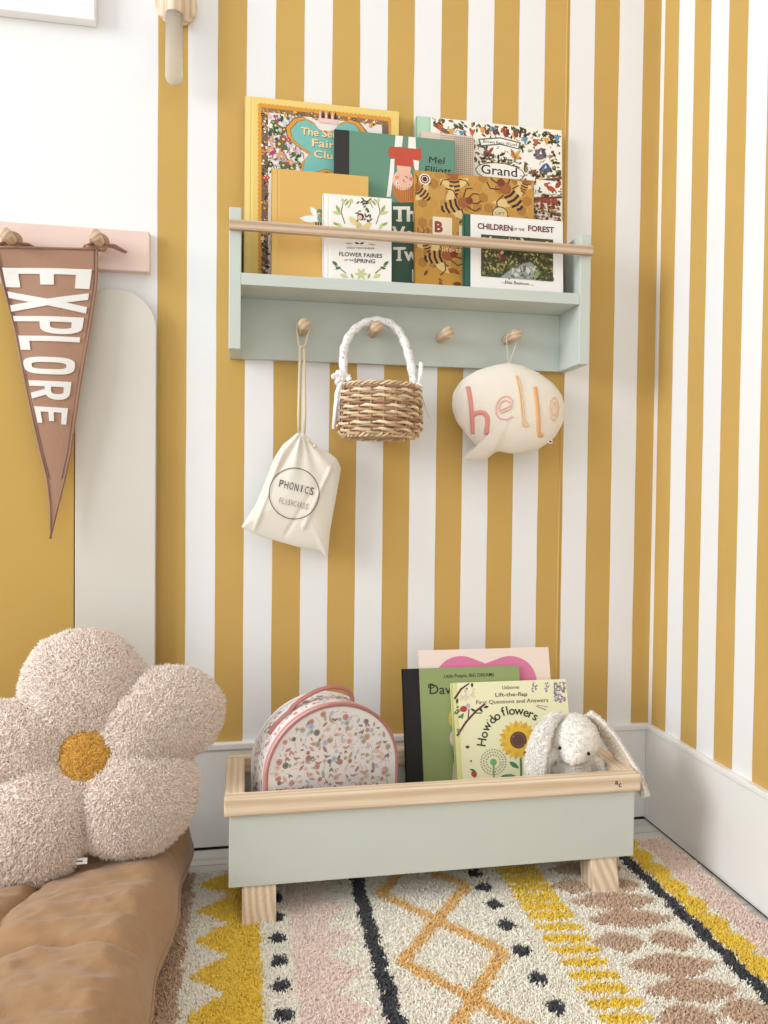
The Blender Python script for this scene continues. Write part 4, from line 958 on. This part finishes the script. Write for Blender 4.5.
# letters: unit square, a = reading direction, c = up; counter-safe strokes
def LT(ch):
    w = .3; h_ = .17
    if ch == 'E': return [[(0, 0), (w, 0), (w, 1), (0, 1)], [(w, 0), (1, 0), (1, h_), (w, h_)], [(w, .42), (.85, .42), (.85, .58), (w, .58)], [(w, 1-h_), (1, 1-h_), (1, 1), (w, 1)]]
    if ch == 'X': return [[(0, 0), (.32, 0), (1, 1), (.68, 1)], [(.68, 0), (1, 0), (.32, 1), (0, 1)]]
    if ch == 'L': return [[(0, 0), (.36, 0), (.36, 1), (0, 1)], [(.36, 0), (1, 0), (1, .17), (.36, .17)]]
    def bowl(c0_, c1_, a0, a1, tk, tv):
        P = [[], []]
        for q in np.linspace(-PI/2, PI/2, 15):
            cm_ = (c0_+c1_)/2; P[0].append((a0+(a1-a0)*abs(math.cos(q))**.7, cm_+(c1_-c0_)/2*math.sin(q))); P[1].append((a0+(a1-a0-tk)*abs(math.cos(q))**.7, cm_+((c1_-c0_)/2-tv)*math.sin(q)))
        return [[P[0][i], P[0][i+1], P[1][i+1], P[1][i]] for i in range(14)]
    if ch == 'P': return [[(0, 0), (.3, 0), (.3, 1), (0, 1)], [(.3, .84), (.55, .84), (.55, 1), (.3, 1)], [(.3, .38), (.55, .38), (.55, .53), (.3, .53)]]+bowl(.38, 1, .55, 1, .3, .155)
    if ch == 'R': return LT('P')+[[(.45, .38), (.72, .44), (1, 0), (.68, 0)]]
    if ch == 'O':
        r_ = []
        for i in range(32):
            f = lambda q, s_, tk: (.5+(.5-tk*.3)*math.copysign(abs(math.cos(q))**.6, math.cos(q)), .5+(.5-tk*.16)*math.copysign(abs(math.sin(q))**.6, math.sin(q)))
            q0_, q1_ = 2*PI*i/32, 2*PI*(i+1)/32; r_.append([f(q0_, 0, 0), f(q1_, 0, 0), f(q1_, 0, 1), f(q0_, 0, 1)])
        return r_
rowsL = [('E', 174, 233, 4, 275), ('X', 246, 308, 20, 266), ('P', 321, 374, 38, 252), ('L', 381, 424, 55, 242), ('O', 444, 496, 67, 230), ('R', 516, 571, 86, 216), ('E', 594, 643, 103, 205)]
for i, (chh, y0, y1, xl, xr) in enumerate(rowsL):
    b = MB(); tl = .05
    for pol in LT(chh):
        P = [((xl+.2*(y1-y0)*a_)+((xr-.13*(y1-y0)*a_)-(xl+.2*(y1-y0)*a_))*c_, y0+(y1-y0)*a_+(c_-.5)*6) for a_, c_ in pol]
        # subdivide each quad for drape
        nn = 6
        for ii in range(nn):
            for jj in range(nn):
                def Q(f, g): 
                    A = np.array(P[0])*(1-f)+np.array(P[1])*f; B = np.array(P[3])*(1-f)+np.array(P[2])*f; return A*(1-g)+B*g
                cs_ = [Q(ii/nn, jj/nn), Q((ii+1)/nn, jj/nn), Q((ii+1)/nn, (jj+1)/nn), Q(ii/nn, (jj+1)/nn)]
                b.add([onpen(*c_, .0018) for c_ in cs_]+[onpen(*c_, .0002) for c_ in cs_], [[0, 1, 2, 3], [4, 5, 1, 0], [5, 6, 2, 1], [6, 7, 3, 2], [7, 4, 0, 3]], S(232, 229, 224))
        rim_ = [onpen(*P[k], .0018) for k in range(4)]
    b.build('letter_'+chh.lower(), M_felt, t)
for k, q in enumerate(PK):
    b = MB(); r_ = .0115; y_ = PY+.012
    b.tube([(q[0]+r_*math.cos(a_), y_+.002*math.sin(a_*2), q[2]+r_*math.sin(a_)) for a_ in np.linspace(0, 2*PI, 24, endpoint=False)], .0045, TAN, 8, True, flat=.4)
    tl_ = on(86, 246, 1, PY) if k == 0 else (q[0]+.01, 0, q[2]-.012)
    b.tube([(q[0]-.004, y_, q[2]-r_), (tl_[0], PY+.004, tl_[2])], [.004, .006], TAN, 8, flat=.4)
    b.tube([(q[0]+.008, y_, q[2]-.004), (q[0]+.022, y_+.004, q[2]-.004), (q[0]+.040, y_+.014, q[2]-.010)], [.006, .010, .006], mx(TAN, .9), 8, flat=.3)
    b.tube([(q[0]-.008, y_, q[2]-.002), (q[0]-.020, y_+.004, q[2]-.008), (q[0]-.028, y_+.010, q[2]-.016)], [.006, .010, .006], mx(TAN, .9), 8, flat=.3)
    b.build('tie', M_suede, t)

# ------------------------------------------------------------------ rug
RX0, RX1, RYa, RYb = -1.02, -.034, -.118, -1.0
RUGZ = .009
t = thing('rug', 'shaggy cream rug with yellow, pink, brown and charcoal woven patterns on floor', 'rug')
b = MB(); b.box(RX0, RX1, RYb, RYa, .0005, RUGZ, .002, S(226, 216, 198)); b.build('backing', M_cloth, t)
cCream, cYel, cBrown, cPink, cChar, cOr, cRose = [np.array(S(*c)) for c in ((255, 245, 228), (255, 214, 62), (216, 182, 152), (252, 228, 216), (74, 74, 80), (246, 198, 120), (248, 220, 204))]
def rugcol(x, y):
    n = len(x); c = np.tile(cCream, (n, 1)); ww = .0022*np.sin(y*95+1)+.0012*np.sin(y*230)
    def put(m_, col): c[m_] = col
    put(x < -.861+ww, cBrown)
    per = .0765; ph = ((y+.159) % per)/per; tri = np.abs(ph-.5)*2                    # 1 at tips
    left = -.803-.050*tri**.9
    put((x > left+ww*.5) & (x < -.760+ww*.5), cYel)
    dl = [-.168, -.218, -.268, -.321, -.374, -.426, -.479, -.531, -.584, -.637, -.69, -.743, -.80, -.85, -.90, -.95]
    for yy in dl: put(((x+.737)**2+(y-yy)**2+2e-5*np.sin(y*700+x*500)) < .0122**2, cChar)
    ph = ((y+.335) % per)/per; tri = np.abs(ph-.5)*2; put((x > -.717+ww*.4) & (x < -.672+.045*tri**.9), cPink)
    put((x > -.617+ww) & (x < -.596+ww), cChar)
    P_ = .175; ph = ((y+.314) % P_)/P_; zz = np.abs(ph-.5)*2                            # 1 at crossings
    for sg in (-1, 1):
        cxl = -.506+sg*.070*(1-zz); put((np.abs(x-cxl+ww*.4) < .0118) & (x < -.43) & (x > -.583), cOr)
    dl2 = [-.19, -.236, -.286, -.342, -.404, -.463, -.518, -.573, -.63, -.69, -.745, -.80, -.86, -.92]
    for yy in dl2: put(((x+.411)**2+(y-yy)**2+2e-5*np.sin(y*900+x*400)) < .0125**2, cChar)
    ph = ((y+.345+(x+.34)*.12) % .0275)/.0275; wd = np.clip(1-((x+.3375)/.0345)**4, 0, 1)
    solid = y > -.335
    put((np.abs(x+.3375) < .034+ww*.4) & ((np.abs(ph-.5) < .34*wd**.5) | (solid & (np.abs(ph-.5) < .44))), cYel)
    lv = [(-.225, -.205, .064, .022), (-.270, -.255, .034, .020), (-.19, -.262, .03, .018), (-.225, -.305, .066, .024), (-.225, -.355, .066, .021), (-.271, -.407, .037, .021), (-.194, -.415, .033, .021), (-.225, -.466, .060, .0225), (-.227, -.517, .061, .0215), (-.262, -.564, .040, .022), (-.183, -.566, .036, .023), (-.225, -.62, .06, .022), (-.225, -.67, .06, .022), (-.262, -.718, .04, .022), (-.183, -.72, .036, .023), (-.225, -.775, .06, .022), (-.225, -.83, .06, .022)]
    for lx, ly, la, lb in lv:
        u_ = (x-lx)/la/1.05; put((np.abs(u_) < 1) & (np.abs(y-ly+.10*(x-lx)) < 1.13*lb*np.clip(1-np.abs(u_)**1.7, 0, 1)), cBrown)
    put((x > -.152+ww) & (x < -.131+ww), cChar)
    ph = ((y+.15) % .052)/.052; put((x > -.129+ww) & (x < -.106+.016*np.sin(ph*PI)**.7), cYel)
    put(x > -.093, cCream); ph2 = (y*1.) ; put(x > -.086+.003*np.sin(y*60), cRose)
    ph = ((y+.15) % .052)/.052; put((x > -.127+ww-.0+.006*(1-np.sin(ph*PI)**.4)) & (x < -.106+.018*np.sin(ph*PI)**.7), cYel)
    return c
nr = 135000
P = np.stack([rng.uniform(RX0, RX1, nr), rng.uniform(0, 1, nr), np.full(nr, RUGZ+.0038)], 1); P[:, 1] = RYa+(RYb-RYa)*P[:, 1]
P = P[~((P[:, 0] < -.93) & (P[:, 1] < -.14))]; nr = len(P)
P[:, 0] += .004*np.sin(P[:, 1]*23)*(P[:, 0] > -.08); 
col = rugcol(P[:, 0]+rng.normal(0, .0014, nr), P[:, 1]+rng.normal(0, .0016, nr))*rng.uniform(.92, 1.15, (nr, 1))
cl = np.stack([np.sin(P[:, 0]*300+7*np.sin(P[:, 1]*90)), np.cos(P[:, 1]*310+6*np.sin(P[:, 0]*120))], 1)
D = np.concatenate([cl*.45+rng.normal(0, .5, (nr, 2)), np.ones((nr, 1))], 1)
D[:, 1] -= .25
me = tufts(P, D, rng.uniform(.0045, .0085, nr), .0013, np.clip(col, 0, 1), bend=.4)
o = link_mesh('pile', me, M_yarn, t); tag(o, kind='stuff')
b = MB(); gxr = np.arange(RX0+.001, RX1-.001, .0024); gyr = np.arange(RYb+.001, RYa-.001, .0024); GX, GY = np.meshgrid(gxr, gyr)
GZ = RUGZ+.0045+.0012*np.sin(GX*500+3*np.sin(GY*200))*np.sin(GY*520); edge = np.minimum(np.minimum(GX-gxr[0], gxr[-1]-GX), np.minimum(GY-gyr[0], gyr[-1]-GY)); GZ = np.where(edge < .001, RUGZ, GZ)
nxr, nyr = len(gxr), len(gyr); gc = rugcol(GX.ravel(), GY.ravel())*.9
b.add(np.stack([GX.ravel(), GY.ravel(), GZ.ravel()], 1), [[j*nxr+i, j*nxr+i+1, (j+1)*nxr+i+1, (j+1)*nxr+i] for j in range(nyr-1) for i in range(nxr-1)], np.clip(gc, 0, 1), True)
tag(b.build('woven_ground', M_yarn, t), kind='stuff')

# ------------------------------------------------------------------ floor mattress
MX0, MX1, MY0, MY1 = -1.72, -.862, -1.15, -.062
SEAMZ, HTOP, HBOT = .066, .064, .045
tx = [-1.046-.225*k for k in range(4)]; ty = [-.235, -.484, -.735, -.985]
def mtop(x, y):
    d = min(x-MX0, MX1-x, y-MY0, MY1-y); Rr = .06; e = min(1, max(0, d/Rr)); z = HTOP*(1-(1-e)**2.3)**.5
    cr = 0
    for yy in ty: cr += .022*math.exp(-abs(y-yy-.012*math.sin(x*17))/.011)*(.45+.55*math.exp(-((min(abs(x-a) for a in tx))/.07)**2))+.006*math.exp(-abs(y-yy-.012*math.sin(x*17))/.003)
    for xx in tx: cr += .020*math.exp(-abs(x-xx-.010*math.sin(y*19))/.011)*(.4+.6*math.exp(-((min(abs(y-a) for a in ty))/.07)**2))+.006*math.exp(-abs(x-xx-.010*math.sin(y*19))/.003)
    dm = 0
    for xx in tx:
        for yy in ty:
            r2 = (x-xx)**2+(y-yy)**2
            if r2 < .02: dm += .022*math.exp(-r2/.0006)
    rg = lambda a, c, k: (1-abs(mnoise.noise(Vector((x*a, y*c, k)))))**5
    wr = .0045*rg(7, 26, 1.3)*math.exp(-abs(d-.04)/.10)+.0028*rg(13, 34, 4.1)+.0030*rg(16, 9, 7.7)*math.exp(-min(abs(y-q_) for q_ in ty)/.05)+.0016*mnoise.noise(Vector((x*60, y*80, 3)))+.0012*abs(math.sin(y*40+1.5*math.sin(x*14)))**.6*math.exp(-abs(d-.03)/.05)+.0022*math.sin(y*75+3*math.sin(x*11)+x*9)*math.exp(-abs(d-.05)/.07)+.0012*math.sin(x*60-y*42+2*math.sin(y*15))+.0008*math.sin(x*130+y*95)
    rc = .0035*math.exp(-abs(((y*9.3+.6*math.sin(x*8)) % 1)-.5)*9)*math.exp(-d/.14)
    z -= .022*math.exp(-((x+1.10)/.17)**2-((y+.27)/.10)**2)*e
    return SEAMZ+max(.001 if d > 1e-6 else 0, z-(cr+dm)*e+(wr-rc)*min(1, e*1.2))
b = MB()
def spc(a, c, n): 
    s_ = np.linspace(-1, 1, n); s_ = np.sign(s_)*(1-(1-abs(s_))**1.25); return a+(c-a)*(s_+1)/2
gx = spc(MX0, MX1, 260); gy = spc(MY0, MY1, 330); V = []
def rc_(x, y):   # rounded corners and slightly wavy outline
    cx_, cy_ = (MX0+MX1)/2, (MY0+MY1)/2; hx, hy = (MX1-MX0)/2, (MY1-MY0)/2
    u_, v_ = (x-cx_)/hx, (y-cy_)/hy; m_ = max(abs(u_), abs(v_)); k_ = 1-.035*(abs(u_*v_))**6
    return (cx_+hx*u_*k_+.004*abs(u_)**8*math.sin(y*31)*math.copysign(1, u_)+.06*(y+.15), cy_+hy*v_*k_)
for j in gy:
    for i in gx: p = rc_(i, j); V.append((p[0], p[1], mtop(i, j)))
n0 = len(V)
for j in gy:
    for i in gx:
        d = min(i-MX0, MX1-i, j-MY0, MY1-j); e = min(1, d/.05); p = rc_(i, j); V.append((p[0], p[1], SEAMZ-HBOT*(1-(1-e)**2.3)**.5))
nx, ny = len(gx), len(gy)
F = [[j*nx+i, j*nx+i+1, (j+1)*nx+i+1, (j+1)*nx+i] for j in range(ny-1) for i in range(nx-1)]
F += [[n0+j*nx+i, n0+(j+1)*nx+i, n0+(j+1)*nx+i+1, n0+j*nx+i+1] for j in range(ny-1) for i in range(nx-1)]
b.add(V, F, (1, 1, 1), True)
mt, nt, bs = newmat('tan_linen', .85); bs.inputs['Sheen Weight'].default_value = .25
co = coords(nt); nt.links.new(ramp(nt, noise(nt, coords(nt, (1, 1.6, 1)), 60, 5), [(.3, S(160, 118, 76)), (.7, S(168, 126, 84))]), bs.inputs['Base Color'])
bump(nt, bs, noise(nt, coords(nt, (700, 260, 500)), 1, 2), .5, .0008)
t = thing('floor_mattress', 'tan brown tufted cotton floor mattress lying beneath the flower cushion', 'mattress')
o = b.build('cushion', mt, t)
b_ = bmesh.new(); b_.from_mesh(o.data); bmesh.ops.remove_doubles(b_, verts=b_.verts, dist=.00005); b_.to_mesh(o.data); b_.free()
b = MB(); per_ = [(x, MY1) for x in np.linspace(MX0, MX1, 60)]+[(MX1, y) for y in np.linspace(MY1, MY0, 90)[1:]]+[(x, MY0) for x in np.linspace(MX1, MX0, 60)[1:]]+[(MX0, y) for y in np.linspace(MY0, MY1, 90)[1:-1]]
b.tube([(*rc_(*p), SEAMZ+.001) for p in per_], .0026, S(176, 128, 78), 6, True); b.build('piping', mt, t)
for xx in tx[:2]:
    for yy in ty[1:3]:
        b = MB(); V_, F_ = ellipsoid((xx, yy, mtop(xx, yy)+.002), (.007, .006, .003), nu=12, nv=8); b.add(V_, F_, S(176, 130, 70), True); b.build('tuft', mt, t)

# ------------------------------------------------------------------ flower cushion
al = math.radians(24); FYc = -.228
fc_ = on(86, 757, 1, FYc); ez_ = np.array([0, math.sin(al), math.cos(al)]); en_ = np.array([0, -math.cos(al), math.sin(al)])
def fl(u, v): p = on_plane(u, v, fc_, en_)-fc_; return np.array([p[0], p @ ez_])
t = thing('flower_cushion', 'large fluffy pale pink flower cushion with mustard centre leaning on the wall', 'cushion', tuple(fc_), rot=(-al, 0, 0))
cd = fl(89, 757)
fpx = [(72, 285), (70, 240), (88, 185), (135, 110), (230, 72), (325, 72), (395, 105), (440, 155), (468, 196), (520, 188), (605, 188), (672, 225), (712, 285), (706, 355), (680, 412), (635, 445), (598, 474), (625, 510), (632, 570), (615, 645), (572, 712), (500, 770), (400, 790), (325, 780), (284, 755), (262, 770), (225, 832), (150, 876), (50, 896), (-45, 890), (-105, 800), (-125, 700), (-100, 620), (-72, 590), (-150, 560), (-205, 480), (-195, 380), (-130, 315), (-40, 298), (30, 300)]
O = smooth_loop(resample([fl(x/3.2, 610+y/3.2) for x, y in fpx], 260), 3)
VA = [fl(x/3.2, 610+y/3.2)-cd for x, y in ((72, 285), (468, 196), (598, 474), (284, 755), (-72, 590))]
def fh(x, z, s):
    p = np.array([x, z])-cd; r0 = np.linalg.norm(p)+1e-6
    h = .060*(1-s**2.6)**.55
    for a_ in VA:
        an = np.linalg.norm(a_); a_ = a_/an; al_ = p @ a_; pe = abs(p[0]*a_[1]-p[1]*a_[0])
        if al_ > 0: h -= (.020*math.exp(-pe/.022)*min(1, al_/an*1.1))*(1-s**6)
    h -= .034*math.exp(-(r0/.050)**2)
    return max(h, .001)
b = MB(); inflate(b, O, cd, 0, fh, lambda x, z, s: .75*fh(x, z, s), S(255, 236, 222), 40)
M_bouc = vcol('fleece_base', .95, .4, 300)
ob = b.build('petals', M_bouc, t, fix=True)
V = np.concatenate(b.v); F = b.f
P, Nn = sample_mesh(V, F, 115000)
flip = ((Nn[:, 1] > 0) & (P[:, 1] < 0)) | ((Nn[:, 1] < 0) & (P[:, 1] > 0)); Nn[flip] *= -1
r0 = np.hypot(P[:, 0]-cd[0], P[:, 2]-cd[1]); RC = np.linalg.norm(fl(89+25, 757)-cd)
rad = np.stack([P[:, 0]-cd[0], np.zeros(len(P)), P[:, 2]-cd[1]], 1)/(r0[:, None]+.01)
cl = np.stack([np.sin(P[:, 0]*170+5*np.sin(P[:, 2]*70)), np.sin(P[:, 2]*90)*.3, np.cos(P[:, 2]*180+5*np.sin(P[:, 0]*80))], 1)
keep = r0 > RC; P_, N_ = P[keep], Nn[keep]; n_ = len(P_)
D = N_+rad[keep]*.35+cl[keep]*.45+rng.normal(0, .45, (n_, 3)); D[:, 2] -= .35
cc = np.array(S(255, 235, 220))*rng.uniform(.92, 1.08, (n_, 1))
f = link_mesh('fleece', tufts(P_-N_*.001, D, rng.uniform(.005, .0105, n_), .0011, np.clip(cc, 0, 1), bend=.5), M_yarn, ob); tag(f, kind='stuff')
b = MB(); V, F = ellipsoid((cd[0], -.028, cd[1]), (RC, .010, RC), nu=40, nv=14); b.add(V, F, S(204, 140, 44), True); cen = b.build('centre', M_bouc, t)
P, Nn = sample_mesh(V, F, 6500); Nn = np.where((((P-np.array([cd[0], -.030, cd[1]]))*Nn).sum(1) < 0)[:, None], -Nn, Nn)
k_ = P[:, 1] < -.028; P, Nn = P[k_], Nn[k_]; cc = np.array(S(244, 184, 76))*rng.uniform(.85, 1.1, (len(P), 1))
f = link_mesh('fleece', tufts(P-Nn*.001, Nn+rng.normal(0, .6, P.shape), .008, .0015, np.clip(cc, 0, 1), bend=.5), M_yarn, cen); tag(f, kind='stuff')
q = fl(80, 861); b = MB(); b.box(q[0]-.016, q[0]+.012, -.014, -.013, q[1]-.004, q[1]+.004, .0003, S(244, 244, 244), T=None); b.box(q[0]-.012, q[0]+.006, -.0144, -.0139, q[1]-.0008, q[1]+.0008, 0, S(60, 60, 66)); b.build('care_label', M_vc, t)

# ------------------------------------------------------------------ light
w = bpy.data.worlds.new('world'); bpy.context.scene.world = w; w.use_nodes = True
nt = w.node_tree; tc = N(nt, 'ShaderNodeTexCoord'); sp = N(nt, 'ShaderNodeSeparateXYZ'); nt.links.new(tc.outputs['Generated'], sp.inputs[0])
mr = N(nt, 'ShaderNodeMapRange'); mr.inputs['From Min'].default_value = -.3; mr.inputs['From Max'].default_value = 1; nt.links.new(sp.outputs[2], mr.inputs[0])
nt.links.new(ramp(nt, mr.outputs[0], [(0, (.80, .78, .75)), (.25, (.80, .81, .82)), (1, (1, 1, 1))]), nt.nodes['Background'].inputs[0]); nt.nodes['Background'].inputs[1].default_value = 1.12
def area(name, loc, target, sx, sy, power, col):
    l = bpy.data.lights.new(name, 'AREA'); l.shape = 'RECTANGLE'; l.size = sx; l.size_y = sy; l.energy = power; l.color = col
    o = bpy.data.objects.new(name, l); COL.objects.link(o); o.location = loc; o.rotation_euler = (Vector(target)-Vector(loc)).to_track_quat('-Z', 'Y').to_euler(); return o
area('window_light', (-4.3, -1.5, 1.8), (-.3, -.1, .4), 1.5, 1.7, 112, (.93, .97, 1))
vs = bpy.context.scene.view_settings; vs.view_transform = 'Standard'; vs.look = 'None'; vs.gamma = 1; vs.exposure = .02; vs.use_curve_mapping = False
